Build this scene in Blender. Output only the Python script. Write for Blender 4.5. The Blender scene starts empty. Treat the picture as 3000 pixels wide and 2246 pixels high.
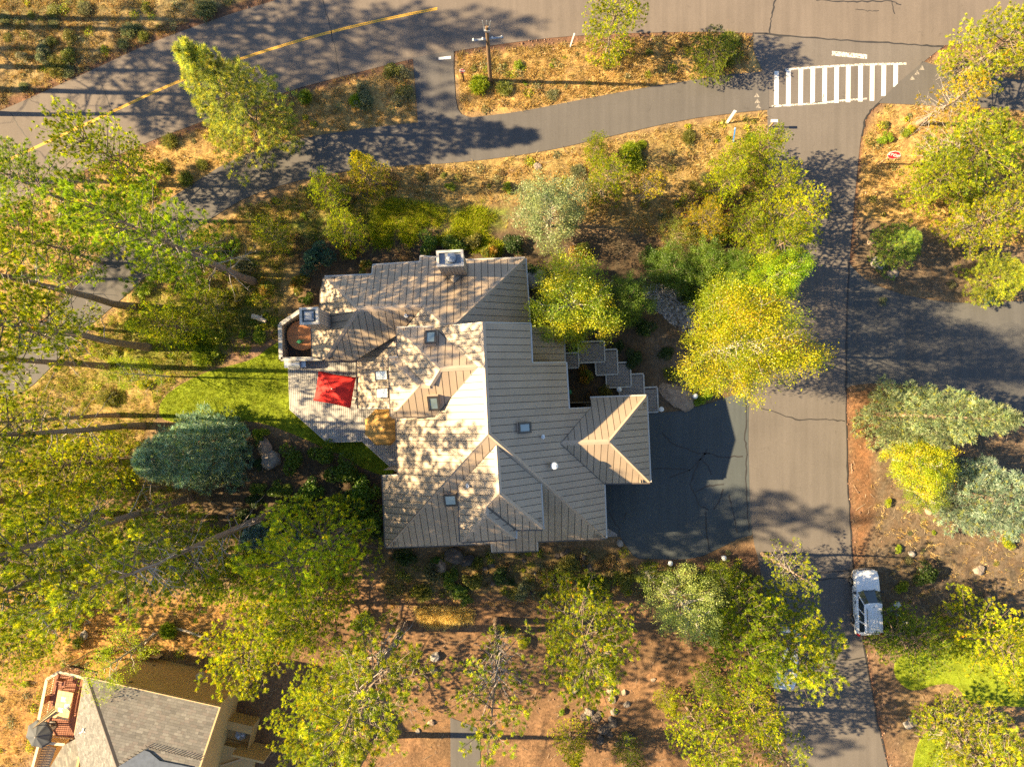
import bpy, bmesh, math, random
import numpy as np
from mathutils import Vector, Matrix

# ------------------------------------------------------------------ camera, sky, sun, exposure
S = 0.026            # metres of ground per photograph pixel
CAM_H = 52.0         # drone height
PX, PY = 1500.0, 1165.0
scene = bpy.context.scene
ROOT = scene.collection
cam_data = bpy.data.cameras.new('drone_camera')
cam = bpy.data.objects.new('drone_camera', cam_data)
ROOT.objects.link(cam)
cam.location = (0, 0, CAM_H)
cam.rotation_euler = (0, 0, 0)
cam_data.sensor_fit = 'HORIZONTAL'
cam_data.sensor_width = 36.0
cam_data.lens = 36.0 * CAM_H / (3000 * S)
cam_data.shift_y = (PY - 1123.0) / 3000.0
cam_data.clip_end = 3000
scene.camera = cam

SUN_EL = math.radians(30.5)
SUN_AZ_Y = 0.022     # the sun stands in the west (-X) and a touch to the north
world = bpy.data.worlds.new('World')
scene.world = world
world.use_nodes = True
wn = world.node_tree
for n in list(wn.nodes):
    wn.nodes.remove(n)
wo = wn.nodes.new('ShaderNodeOutputWorld')
wb = wn.nodes.new('ShaderNodeBackground')
ws = wn.nodes.new('ShaderNodeTexSky')
ws.sky_type = 'NISHITA'
ws.sun_disc = False
ws.sun_elevation = SUN_EL
ws.sun_rotation = math.radians(270 + 1.3)
ws.altitude = 1200
wb.inputs['Strength'].default_value = 0.060
wn.links.new(ws.outputs[0], wb.inputs['Color'])
wn.links.new(wb.outputs[0], wo.inputs['Surface'])

sun_data = bpy.data.lights.new('sun', 'SUN')
sun_data.energy = 5.0
sun_data.angle = math.radians(0.55)
sun_data.color = (1.0, 0.76, 0.43)
sun = bpy.data.objects.new('sun', sun_data)
ROOT.objects.link(sun)
sun_dir = Vector((-math.cos(SUN_EL), SUN_AZ_Y, math.sin(SUN_EL))).normalized()
sun.rotation_euler = sun_dir.to_track_quat('Z', 'Y').to_euler()
sun.location = (-60, 0, 60)

vs = scene.view_settings
vs.view_transform = 'Standard'
vs.look = 'None'
vs.exposure = 2.25
vs.gamma = 1.0
vs.use_curve_mapping = False
scene.cycles.max_bounces = 6
scene.cycles.diffuse_bounces = 3
scene.cycles.glossy_bounces = 2
scene.cycles.transmission_bounces = 4
scene.cycles.transparent_max_bounces = 4
scene.cycles.use_denoising = False
scene.cycles.use_adaptive_sampling = False
scene.cycles.sample_clamp_indirect = 4.0

rng = np.random.default_rng(7)
random.seed(7)

# ------------------------------------------------------------------ helpers
def G(px, py, z=0.0):
    """point at height z that the drone sees at photograph pixel px, py"""
    k = S * (CAM_H - z) / CAM_H
    return Vector(((px - PX) * k, -(py - PY) * k, z))

def G2(pts, z=0.0):
    return [G(x, y, z) for x, y in pts]

def tag(o, label=None, cat=None, group=None, kind=None):
    if label: o['label'] = label
    if cat: o['category'] = cat
    if group: o['group'] = group
    if kind: o['kind'] = kind
    return o

def link(o, parent=None):
    ROOT.objects.link(o)
    if parent is not None:
        o.parent = parent
        if parent.matrix_basis != Matrix.Identity(4) or parent.parent:
            pass
    return o

def empty(name, loc=(0, 0, 0), rz=0.0):
    o = bpy.data.objects.new(name, None)
    o.empty_display_size = 0.2
    o.location = loc
    o.rotation_euler = (0, 0, rz)
    ROOT.objects.link(o)
    return o

def mk(name, mesh, parent=None, mat=None):
    o = bpy.data.objects.new(name, mesh)
    if mat is not None and len(mesh.materials) == 0:
        mesh.materials.append(mat)
    ROOT.objects.link(o)
    if parent is not None:
        o.parent = parent
    return o

class MB:
    """collects simple shapes into one mesh"""
    def __init__(self):
        self.v = []; self.f = []; self.m = []; self.mi = 0
    def add(self, vs_, fs_):
        b = len(self.v)
        self.v += [tuple(v) for v in vs_]
        self.f += [tuple(i + b for i in f) for f in fs_]
        self.m += [self.mi] * len(fs_)
        return self
    def box(self, x0, y0, z0, x1, y1, z1):
        return self.add([(x0,y0,z0),(x1,y0,z0),(x1,y1,z0),(x0,y1,z0),(x0,y0,z1),(x1,y0,z1),(x1,y1,z1),(x0,y1,z1)],
                        [(0,3,2,1),(4,5,6,7),(0,1,5,4),(1,2,6,5),(2,3,7,6),(3,0,4,7)])
    def beam(self, p, q, w, h, up=Vector((0,0,1)), lift=0.0):
        p = Vector(p); q = Vector(q)
        d = (q - p).normalized()
        s = d.cross(up)
        if s.length < 1e-4: s = Vector((1,0,0))
        s.normalize(); u = s.cross(d).normalized()
        vs_ = []
        for e in (p, q):
            for a, b in ((-.5,-.5),(.5,-.5),(.5,.5),(-.5,.5)):
                vs_.append(e + s*a*w + u*(b*h + lift))
        return self.add(vs_, [(0,1,2,3),(7,6,5,4),(0,4,5,1),(1,5,6,2),(2,6,7,3),(3,7,4,0)])
    def cap(self, p, q, w, drop, t=0.03):
        """folded ridge cap"""
        p = Vector(p); q = Vector(q); up = Vector((0,0,1))
        d = (q - p).normalized(); s = d.cross(up).normalized(); u = s.cross(d).normalized()
        vs_ = []
        for e in (p, q):
            vs_ += [e - s*w/2 - u*drop, e, e + s*w/2 - u*drop, e - s*w/2 - u*(drop+t), e - u*(t+.02), e + s*w/2 - u*(drop+t)]
        return self.add(vs_, [(0,1,7,6),(1,2,8,7),(3,9,10,4),(4,10,11,5),(0,6,9,3),(2,5,11,8),(0,3,4,1),(1,4,5,2),(6,7,10,9),(7,8,11,10)])
    def tube(self, pts, rads, n=8, caps=True):
        pts = [Vector(p) for p in pts]
        b0 = len(self.v); fs_ = []; vs_ = []
        for i, p in enumerate(pts):
            d = (pts[min(i+1, len(pts)-1)] - pts[max(i-1, 0)])
            d = d.normalized() if d.length > 1e-6 else Vector((0,0,1))
            a = d.cross(Vector((0.31,0.83,0.21)))
            if a.length < 0.1: a = d.cross(Vector((1,0,0)))
            a.normalize(); c = d.cross(a)
            r = rads[i] if hasattr(rads, '__len__') else rads
            for k in range(n):
                t = 2*math.pi*k/n
                vs_.append(p + (a*math.cos(t) + c*math.sin(t))*r)
        for i in range(len(pts)-1):
            for k in range(n):
                k2 = (k+1) % n
                fs_.append((i*n+k, i*n+k2, (i+1)*n+k2, (i+1)*n+k))
        if caps:
            fs_.append(tuple(range(n-1,-1,-1)))
            fs_.append(tuple((len(pts)-1)*n + k for k in range(n)))
        return self.add(vs_, fs_)
    def prism(self, poly, z0, z1):
        n = len(poly)
        vs_ = [(p[0], p[1], z0) for p in poly] + [(p[0], p[1], z1) for p in poly]
        fs_ = [tuple(range(n-1,-1,-1)), tuple(range(n, 2*n))]
        for i in range(n):
            j = (i+1) % n
            fs_.append((i, j, n+j, n+i))
        return self.add(vs_, fs_)
    def slab(self, pts, nrm, t0, t1):
        """planar 3D polygon given thickness along its normal"""
        n = len(pts)
        vs_ = [Vector(p) + nrm*t0 for p in pts] + [Vector(p) + nrm*t1 for p in pts]
        fs_ = [tuple(range(n-1,-1,-1)), tuple(range(n, 2*n))]
        for i in range(n):
            j = (i+1) % n
            fs_.append((i, j, n+j, n+i))
        return self.add(vs_, fs_)
    def lathe(self, prof, n=16, c=(0,0,0)):
        vs_ = []; fs_ = []
        for r, z in prof:
            for k in range(n):
                t = 2*math.pi*k/n
                vs_.append((c[0]+r*math.cos(t), c[1]+r*math.sin(t), c[2]+z))
        for i in range(len(prof)-1):
            for k in range(n):
                k2 = (k+1) % n
                fs_.append((i*n+k, i*n+k2, (i+1)*n+k2, (i+1)*n+k))
        fs_.append(tuple(range(n-1,-1,-1)))
        fs_.append(tuple((len(prof)-1)*n + k for k in range(n)))
        return self.add(vs_, fs_)
    def mesh(self, name, mats=None):
        me = bpy.data.meshes.new(name)
        me.from_pydata(self.v, [], self.f)
        if mats:
            for m in (mats if isinstance(mats, (list, tuple)) else [mats]):
                me.materials.append(m)
            if isinstance(mats, (list, tuple)) and len(mats) > 1:
                me.polygons.foreach_set('material_index', self.m)
        me.validate(); me.update()
        return me
    def build(self, name, mat, parent=None, smooth=False, fixn=True):
        me = self.mesh(name, mat)
        if fixn:
            bm = bmesh.new(); bm.from_mesh(me)
            bmesh.ops.recalc_face_normals(bm, faces=bm.faces)
            bm.to_mesh(me); bm.free()
        if smooth:
            me.polygons.foreach_set('use_smooth', [True]*len(me.polygons))
        return mk(name, me, parent)

def tri_mesh(name, V, F, col=None, mat=None, smooth=False):
    """numpy arrays to a triangle mesh with a colour per vertex"""
    V = np.asarray(V, np.float32); F = np.asarray(F, np.int32)
    me = bpy.data.meshes.new(name)
    k = F.shape[1]
    me.vertices.add(len(V)); me.vertices.foreach_set('co', V.ravel())
    me.loops.add(F.size); me.loops.foreach_set('vertex_index', F.ravel())
    me.polygons.add(len(F))
    me.polygons.foreach_set('loop_start', np.arange(0, F.size, k, dtype=np.int32))
    me.polygons.foreach_set('loop_total', np.full(len(F), k, np.int32))
    me.polygons.foreach_set('use_smooth', np.full(len(F), bool(smooth)))
    me.update(calc_edges=True)
    if col is not None:
        a = me.color_attributes.new('Col', 'FLOAT_COLOR', 'POINT')
        c4 = np.ones((len(V), 4), np.float32); c4[:, :3] = col
        a.data.foreach_set('color', c4.ravel())
    if mat: me.materials.append(mat)
    return me

# ------------------------------------------------------------------ materials
def nodes(name):
    m = bpy.data.materials.new(name)
    m.use_nodes = True
    nt = m.node_tree
    b = nt.nodes['Principled BSDF']
    return m, nt, b

def ramp(nt, fac, stops):
    r = nt.nodes.new('ShaderNodeValToRGB')
    e = r.color_ramp.elements
    while len(e) > 1: e.remove(e[-1])
    e[0].position = stops[0][0]; e[0].color = (*stops[0][1], 1)
    for p, c in stops[1:]:
        x = e.new(p); x.color = (*c, 1)
    nt.links.new(fac, r.inputs[0])
    return r.outputs[0]

def noise(nt, vec, scale, detail=4, rough=0.55, dist=0.0):
    n = nt.nodes.new('ShaderNodeTexNoise')
    n.inputs['Scale'].default_value = scale
    n.inputs['Detail'].default_value = detail
    n.inputs['Roughness'].default_value = rough
    n.inputs['Distortion'].default_value = dist
    if vec is not None: nt.links.new(vec, n.inputs['Vector'])
    return n.outputs['Fac']

def mixc(nt, fac, a, b, mode='MIX'):
    m = nt.nodes.new('ShaderNodeMix'); m.data_type = 'RGBA'; m.blend_type = mode
    for sock, val in ((m.inputs[0], fac), (m.inputs[6], a), (m.inputs[7], b)):
        if hasattr(val, 'links'): nt.links.new(val, sock)
        elif isinstance(val, (int, float)): sock.default_value = val
        else: sock.default_value = (*val, 1)
    return m.outputs[2]

def bump(nt, b, h, strength, dist=0.02):
    bn = nt.nodes.new('ShaderNodeBump')
    bn.inputs['Strength'].default_value = strength
    bn.inputs['Distance'].default_value = dist
    nt.links.new(h, bn.inputs['Height'])
    nt.links.new(bn.outputs[0], b.inputs['Normal'])

def objco(nt):
    t = nt.nodes.new('ShaderNodeNewGeometry')
    return t.outputs['Position']

def mat_plain(name, col, rough=0.6, var=0.12, scale=3.0, metal=0.0, spec=0.5, bumps=0.0, bscale=40, rand=0.0):
    m, nt, b = nodes(name)
    p = objco(nt)
    f = noise(nt, p, scale, 5)
    lo = tuple(c*(1-var) for c in col); hi = tuple(min(1, c*(1+var)) for c in col)
    c = ramp(nt, f, [(0.3, lo), (0.7, hi)])
    if rand:
        oi = nt.nodes.new('ShaderNodeObjectInfo')
        mr = nt.nodes.new('ShaderNodeMapRange')
        mr.inputs['To Min'].default_value = 1-rand; mr.inputs['To Max'].default_value = 1+rand
        nt.links.new(oi.outputs['Random'], mr.inputs['Value'])
        c = mixc(nt, 1.0, c, mr.outputs[0], 'MULTIPLY')
    nt.links.new(c, b.inputs['Base Color'])
    b.inputs['Roughness'].default_value = rough
    b.inputs['Metallic'].default_value = metal
    b.inputs['Specular IOR Level'].default_value = spec
    if bumps: bump(nt, b, noise(nt, p, bscale, 3), bumps)
    return m

def mat_vcol(name, rough=0.9, scale=6.0, lo=0.7, hi=1.3, bumps=0.3, bscale=25, spec=0.2, litter=False):
    m, nt, b = nodes(name)
    a = nt.nodes.new('ShaderNodeAttribute'); a.attribute_name = 'Col'
    p = objco(nt)
    f = noise(nt, p, scale, 6, 0.65)
    g = ramp(nt, f, [(0.3, (lo,)*3), (0.7, (hi,)*3)])
    c = mixc(nt, 1.0, a.outputs['Color'], g, 'MULTIPLY')
    if litter:   # drifts of needle litter and grit
        l1 = ramp(nt, noise(nt, p, 0.9, 7, 0.72, 0.8), [(0.47, (0,)*3), (0.60, (1,)*3)])
        l2 = ramp(nt, noise(nt, p, 16, 4, 0.8), [(0.42, (0.06,0.036,0.02)), (0.60, (0.20,0.125,0.07))])
        k = nt.nodes.new('ShaderNodeMath'); k.operation = 'MULTIPLY'; k.inputs[1].default_value = 0.55
        nt.links.new(l1, k.inputs[0])
        c = mixc(nt, k.outputs[0], c, l2)
    nt.links.new(c, b.inputs['Base Color'])
    b.inputs['Roughness'].default_value = rough
    b.inputs['Specular IOR Level'].default_value = spec
    if bumps: bump(nt, b, noise(nt, p, bscale, 4, 0.7), bumps, 0.05)
    return m

def mat_leaf(name, trans=0.4):
    m = bpy.data.materials.new(name); m.use_nodes = True
    nt = m.node_tree
    nt.nodes.remove(nt.nodes['Principled BSDF'])
    out = nt.nodes['Material Output']
    a = nt.nodes.new('ShaderNodeAttribute'); a.attribute_name = 'Col'
    oi = nt.nodes.new('ShaderNodeObjectInfo')
    c = mixc(nt, 1.0, a.outputs['Color'], oi.outputs['Color'], 'MULTIPLY')
    d = nt.nodes.new('ShaderNodeBsdfDiffuse'); t = nt.nodes.new('ShaderNodeBsdfTranslucent')
    nt.links.new(c, d.inputs['Color']); nt.links.new(c, t.inputs['Color'])
    mx = nt.nodes.new('ShaderNodeMixShader'); mx.inputs[0].default_value = trans
    nt.links.new(d.outputs[0], mx.inputs[1]); nt.links.new(t.outputs[0], mx.inputs[2])
    gl = nt.nodes.new('ShaderNodeBsdfGlossy'); gl.inputs['Roughness'].default_value = 0.45
    fr = nt.nodes.new('ShaderNodeMixShader'); fr.inputs[0].default_value = 0.03
    nt.links.new(mx.outputs[0], fr.inputs[1]); nt.links.new(gl.outputs[0], fr.inputs[2])
    nt.links.new(fr.outputs[0], out.inputs['Surface'])
    return m

def mat_asphalt(name, col, stain=0.25, warm=(1,1,1)):
    m, nt, b = nodes(name)
    p = objco(nt)
    big = noise(nt, p, 0.25, 5, 0.6, 0.4)
    fine = noise(nt, p, 30, 3, 0.8)
    c = ramp(nt, big, [(0.25, tuple(x*(1-stain) for x in col)), (0.55, col), (0.8, tuple(x*(1+stain*.7) for x in col))])
    # tyre-worn streaks along the lane
    mp = nt.nodes.new('ShaderNodeMapping'); mp.inputs['Scale'].default_value = (1.3, 0.06, 1)
    nt.links.new(p, mp.inputs['Vector'])
    st = ramp(nt, noise(nt, mp.outputs[0], 1.6, 3), [(0.35, (0.86,)*3), (0.65, (1.1,)*3)])
    sp = ramp(nt, noise(nt, p, 1.1, 6, 0.75, 0.6), [(0.60, (1,)*3), (0.70, (0.80,)*3)])
    c = mixc(nt, 1.0, c, sp, 'MULTIPLY')
    c = mixc(nt, 0.6, c, mixc(nt, 1.0, c, st, 'MULTIPLY'))
    g = ramp(nt, fine, [(0.3, (0.72,)*3), (0.7, (1.26,)*3)])
    c = mixc(nt, 1.0, c, g, 'MULTIPLY')
    nt.links.new(c, b.inputs['Base Color'])
    b.inputs['Roughness'].default_value = 0.85
    b.inputs['Specular IOR Level'].default_value = 0.3
    bump(nt, b, fine, 0.25, 0.01)
    return m

def mat_glass(name, col=(0.02,0.03,0.035), rough=0.04):
    m, nt, b = nodes(name)
    p = objco(nt)
    c = ramp(nt, noise(nt, p, 1.5, 3), [(0.3, col), (0.7, tuple(x*1.6 for x in col))])
    nt.links.new(c, b.inputs['Base Color'])
    b.inputs['Roughness'].default_value = rough
    b.inputs['Specular IOR Level'].default_value = 0.9
    b.inputs['Coat Weight'].default_value = 0.6
    return m

M = {}
M['road'] = mat_asphalt('worn_road_asphalt', (0.131, 0.110, 0.095), 0.12)
M['lane'] = mat_asphalt('lane_asphalt', (0.115, 0.103, 0.095), 0.12)
M['path'] = mat_asphalt('path_asphalt', (0.092, 0.086, 0.083), 0.10)
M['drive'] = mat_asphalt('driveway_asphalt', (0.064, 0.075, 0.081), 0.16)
M['branch'] = mat_asphalt('branch_road_asphalt', (0.084, 0.083, 0.082), 0.14)
M['seal'] = mat_plain('crack_sealant', (0.028, 0.026, 0.025), 0.6, 0.2)
def mat_worn(name, col, cut):
    m, nt, b = nodes(name)
    f = noise(nt, objco(nt), 9, 6, 0.8)
    c = ramp(nt, f, [(cut-0.03, (0.125,0.112,0.102)), (cut+0.03, col)])
    nt.links.new(c, b.inputs['Base Color']); b.inputs['Roughness'].default_value = 0.8
    return m
M['white_line'] = mat_worn('white_road_paint', (0.66,0.64,0.60), 0.365)
M['worn_white'] = mat_worn('worn_white_paint', (0.62, 0.59, 0.54), 0.49)
M['faint_white'] = mat_worn('faint_white_paint', (0.3, 0.27, 0.23), 0.5)
M['yellow_line'] = mat_plain('yellow_road_paint', (0.62, 0.34, 0.03), 0.7, 0.15, 9)
M['ground'] = mat_vcol('dry_earth', 0.95, 5.0, 0.5, 1.5, 0.9, 14, litter=True)
M['lawn'] = mat_vcol('lawn_turf', 0.9, 1.1, 0.6, 1.35, 0.5, 30)
M['leaf'] = mat_leaf('foliage', 0.5)
M['needle'] = mat_leaf('needles', 0.5)
M['grass'] = mat_leaf('grass_blades', 0.35)
M['bark'] = mat_vcol('bark', 0.95, 9.0, 0.6, 1.3, 0.5, 22)
M['rock'] = mat_vcol('field_stone', 0.9, 3.5, 0.65, 1.3, 0.5, 12)
# ------------------------------------------------------------------ setting: ground, roads, lawns
def chaikin(pts, n=2, closed=False):
    pts = [tuple(p) for p in pts]
    for _ in range(n):
        out = [] if closed else [pts[0]]
        rngi = range(len(pts)) if closed else range(len(pts)-1)
        for i in rngi:
            a = pts[i]; b = pts[(i+1) % len(pts)]
            out.append((a[0]*.75+b[0]*.25, a[1]*.75+b[1]*.25))
            out.append((a[0]*.25+b[0]*.75, a[1]*.25+b[1]*.75))
        if not closed: out.append(pts[-1])
        pts = out
    return pts

road_n = chaikin([(-900,640),(-400,480),(0,326),(113,276),(285,199),(417,136),(534,91),(702,32),(815,0),(1000,-70),(1400,-150),(2000,-190),(2600,-170),(3300,-190),(4000,-300)])
road_s = chaikin([(4000,-40),(3300,70),(3000,100),(2824,127),(2765,136),(2600,125),(2389,111),(2208,97),(1996,93),(1679,104),(1498,125),(1335,150),(1208,172),(996,226),(842,267),(552,371),(399,430),(200,520),(0,610),(-400,780),(-900,960)])
P_ROAD = road_n + road_s
lane_e = chaikin([(2765,136),(2706,181),(2640,235),(2584,290),(2550,325),(2534,349),(2525,385),(2518,430),(2503,589),(2489,750),(2480,945),(2478,1126),(2482,1407),(2489,1496),(2498,1650),(2528,1872),(2550,2008),(2571,2121),(2600,2246),(2660,2500),(2760,2900)], 1)
lane_w = chaikin([(2480,2900),(2360,2500),(2318,2246),(2276,2053),(2267,2017),(2250,1850),(2236,1720),(2222,1640),(2206,1580),(2194,1480),(2190,1300),(2196,1160),(2222,1040),(2240,900),(2247,700),(2249,500),(2249,317),(2242,260),(2232,200),(2205,150),(2208,97)], 1)
P_LANE = [(2208,96),(2389,110),(2600,124)] + lane_e + lane_w
path_n = chaikin([(-300,1130),(0,1040),(120,950),(254,800),(330,700),(444,616),(530,562),(679,466),(829,417),(1000,385),(1222,359),(1380,345),(1525,328),(1725,288),(1906,254),(2000,240),(2104,222),(2208,213),(2252,209)], 1)
path_s = chaikin([(2252,322),(2181,328),(2000,351),(1783,401),(1589,446),(1362,476),(1127,489),(974,507),(850,535),(725,575),(634,630),(566,675),(500,740),(440,800),(362,872),(226,985),(120,1110),(54,1158),(-100,1210),(-300,1270)], 1)
P_PATH = path_n + path_s
P_SPUR = [(1209,170),(1330,148),(1329,200),(1335,290),(1341,320),(1352,335),(1372,343),(1389,346),(1389,360),(1224,372),(1224,358),(1218,270),(1211,190)]
P_PATHE = chaikin([(2706,181),(2743,193),(2850,212),(3000,237),(3400,300)],1) + chaikin([(3400,400),(3000,322),(2850,315),(2688,308),(2580,303)],1) + [(2574,303),(2590,284),(2640,235)]
P_BRANCH = chaikin([(2487,770),(2512,800),(2540,822),(2566,836),(2666,870),(2815,890),(3000,881),(3500,860)],1) + chaikin([(3500,1235),(3000,1215),(2850,1170),(2720,1135),(2602,1121),(2494,1127),(2479,1140)],1)
P_DRIVE = [(1760,1380),(1890,1400),(1893,1209),(1925,1209),(2000,1203),(2081,1180),(2140,1160),(2194,1138),(2192,1300),(2196,1480),(2203,1566),(2160,1578),(2113,1602),(2060,1627),(2020,1636),(1980,1638),(1874,1636),(1854,1626),(1835,1600),(1817,1572),(1770,1572)]
P_NDRIVE = [(1319,2100),(1395,2130),(1407,2170),(1409,2500),(1322,2500),(1320,2246)]
P_LAWN = chaikin([(846,985),(800,1010),(743,1053),(660,1075),(589,1094),(498,1144),(466,1185),(468,1225),(520,1240),(702,1232),(770,1237),(883,1280),(951,1312),(1010,1335),(1076,1380),(1165,1400),(1165,1270),(960,1240),(880,1190),(858,1040)], 1, True)
P_LAWNE = chaikin([(3300,1780),(3000,1800),(2850,1850),(2679,1903),(2622,1931),(2618,1976),(2648,2012),(2679,2024),(2734,2005),(2783,1999),(2815,2021),(2829,2053),(2900,2066),(3300,2080)], 1, True)
P_LAWNS = chaikin([(2740,2125),(2695,2160),(2676,2221),(2670,2300),(2760,2320),(2770,2180)], 1, True)
P_HOUSE = [(955,830),(1092,778),(1231,752),(1530,765),(1545,940),(1640,960),(1650,1060),(1660,1195),(1733,1190),(1880,1170),(1885,1405),(1762,1410),(1768,1565),(1140,1595),(1130,1400),(1160,1380),(850,1190),(850,1060),(825,1045),(825,950),(900,900)]
SURF = [P_ROAD, P_LANE, P_PATH, P_SPUR, P_PATHE, P_BRANCH, P_DRIVE, P_NDRIVE, P_LAWN, P_LAWNE, P_LAWNS]

def inside(poly, X, Y):
    """numpy point-in-polygon in photograph ground pixels"""
    r = np.zeros(X.shape, bool)
    n = len(poly); j = n - 1
    for i in range(n):
        xi, yi = poly[i]; xj, yj = poly[j]
        if yi != yj:
            c = ((yi > Y) != (yj > Y)) & (X < (xj-xi)*(Y-yi)/(yj-yi) + xi)
            r ^= c
        j = i
    return r

def dist_poly(poly, X, Y, closed=True):
    d = np.full(X.shape, 1e9)
    n = len(poly)
    for i in range(n if closed else n-1):
        ax, ay = poly[i]; bx, by = poly[(i+1) % n]
        dx, dy = bx-ax, by-ay
        L = dx*dx + dy*dy
        if L < 1e-9: continue
        t = np.clip(((X-ax)*dx + (Y-ay)*dy)/L, 0, 1)
        d = np.minimum(d, np.hypot(X-ax-t*dx, Y-ay-t*dy))
    return d

def vnoise(X, Y, scale, seed):
    """smooth value noise, X Y in pixels, scale in pixels"""
    r = np.random.default_rng(seed)
    tab = r.random((256, 256))
    x = X/scale + 1000; y = Y/scale + 1000
    xi = np.floor(x).astype(int); yi = np.floor(y).astype(int)
    fx = x-xi; fy = y-yi
    fx = fx*fx*(3-2*fx); fy = fy*fy*(3-2*fy)
    g = lambda a, b: tab[a % 256, b % 256]
    return (g(xi,yi)*(1-fx)+g(xi+1,yi)*fx)*(1-fy) + (g(xi,yi+1)*(1-fx)+g(xi+1,yi+1)*fx)*fy

def fnoise(X, Y, scale, seed, octs=4):
    s = 0; a = 1; t = 0
    for k in range(octs):
        s = s + a*vnoise(X, Y, scale/2**k, seed+k); t += a; a *= .6
    return s/t

xs = np.concatenate([[-900,-400,-180,-110,-80,-62], np.arange(-52, 52.01, .24), [62,80,110,180,400,900]])
ys = np.concatenate([[-900,-400,-180,-110,-80,-60], np.arange(-36, 40.01, .24), [60,80,110,180,400,900]])
GX, GY = np.meshgrid(xs, ys)
QX = GX/S + PX; QY = -GY/S + PY
in_surf = np.zeros(GX.shape, bool); d_surf = np.full(GX.shape, 1e9)
for P in SURF:
    in_surf |= inside(P, QX, QY)
    d_surf = np.minimum(d_surf, dist_poly(P, QX, QY))
in_house = inside(P_HOUSE, QX, QY)
GZ = (fnoise(QX, QY, 60, 11) - .45)*.35 + (fnoise(QX, QY, 14, 21, 2)-.5)*.10
GZ *= np.clip((d_surf-6)/40, 0, 1)
GZ = np.where(in_surf | in_house, -.03, np.maximum(GZ, -.02))
GZ = np.where((d_surf < 10) & ~in_surf, -.004, GZ)
far = (np.abs(GX) > 53) | (np.abs(GY) > 41)
GZ = np.where(far, 0.0, GZ)

# what the ground is made of, by place
col = np.zeros(GX.shape + (3,)); col[:] = (.20,.135,.075)
n1 = fnoise(QX, QY, 120, 31); n2 = fnoise(QX, QY, 36, 41); n3 = fnoise(QX, QY, 10, 51, 2)
def paint(poly, c, soft=30, amt=1.0, wob=40):
    ins = inside(poly, QX + (n2-.5)*wob, QY + (n1-.5)*wob)
    d = dist_poly(poly, QX, QY)
    w = np.where(ins, np.clip(d/soft+.3, 0, 1), np.clip(.3-d/soft, 0, 1))*amt
    col[:] = col*(1-w[...,None]) + np.array(c)*w[...,None]
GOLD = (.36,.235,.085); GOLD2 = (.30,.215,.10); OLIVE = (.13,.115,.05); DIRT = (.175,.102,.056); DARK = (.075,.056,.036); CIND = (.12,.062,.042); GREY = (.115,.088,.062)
paint([(-900,-500),(900,-300),(815,0),(0,326),(-900,700)], OLIVE, 60)
paint([(0,60),(420,20),(640,20),(500,90),(113,250),(-400,420),(-500,160)], GOLD2, 60, .9, 160)
paint([(-500,900),(0,640),(399,430),(996,226),(1211,174),(1224,358),(829,417),(530,562),(254,800),(0,1040),(-500,1100)], GOLD, 20)
paint([(1335,150),(1996,95),(2230,100),(2240,210),(1525,328),(1350,335)], GOLD, 20)
paint([(-300,1280),(226,985),(566,675),(974,507),(1783,401),(2249,324),(2249,640),(1900,690),(1500,600),(1100,640),(900,800),(820,1000),(500,1130),(420,1300),(0,1400)], (.27,.19,.07), 40)
paint([(420,860),(700,850),(800,930),(600,1080),(430,1100),(260,1120)], (.17,.19,.032), 60, .9, 90)
paint([(830,640),(1100,590),(1500,600),(1480,740),(1000,740),(830,720)], (.14,.17,.03), 30, .9)
paint([(-500,1700),(240,1700),(700,1760),(620,1930),(420,1930),(60,2246),(-500,2500)], (.33,.185,.06), 60)
paint([(700,1760),(1000,1680),(1850,1640),(2240,1640),(2320,2246),(2500,2700),(600,2700),(650,2000)], DIRT, 60)
paint([(2510,1130),(2700,1130),(3300,1250),(3300,1800),(2640,1900),(2640,2246),(2700,2700),(2580,2700),(2490,1500)], GREY, 30)
paint([(2480,1130),(2602,1121),(2560,1300),(2570,1500),(2530,1650),(2500,1660),(2486,1400)], (.17,.088,.045), 30)
paint([(2500,1880),(2610,1880),(2660,2246),(2700,2600),(2600,2600)], (.14,.092,.060), 25)
paint([(2525,385),(2590,300),(2690,308),(3000,325),(3300,500),(3300,760),(2900,720),(2510,640)], GOLD, 25)
paint([(2500,640),(2700,690),(3300,760),(3300,880),(2815,890),(2566,836),(2490,760)], GREY, 30)
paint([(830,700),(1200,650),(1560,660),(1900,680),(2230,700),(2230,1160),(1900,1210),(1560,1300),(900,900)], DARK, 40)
paint([(1880,960),(1990,1000),(2100,1110),(2050,1180),(1930,1190)], (.15,.115,.085), 40, .8)
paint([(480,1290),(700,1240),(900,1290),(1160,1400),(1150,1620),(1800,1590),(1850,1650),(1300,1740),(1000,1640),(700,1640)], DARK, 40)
paint([(1120,1630),(1850,1600),(1880,1740),(1120,1750)], (.15,.115,.05), 30, .8)
paint([(1860,1640),(2230,1590),(2240,1720),(1900,1720)], (.15,.085,.05), 30)
paint([(690,975),(800,950),(830,985),(740,1055),(640,1070)], (.20,.12,.085), 20, 1, 10)
# red cinder shoulders along the road edges
for chain, wd in ((road_s, 24), (road_n, 30), (lane_e, 10)):
    d = dist_poly(chain, QX, QY, False)
    w = np.clip(1 - (d-wd*.6 + (n3-.5)*14)/(wd*.7), 0, 1)*.9
    col = col*(1-w[...,None]) + np.array(CIND)*w[...,None]
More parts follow.
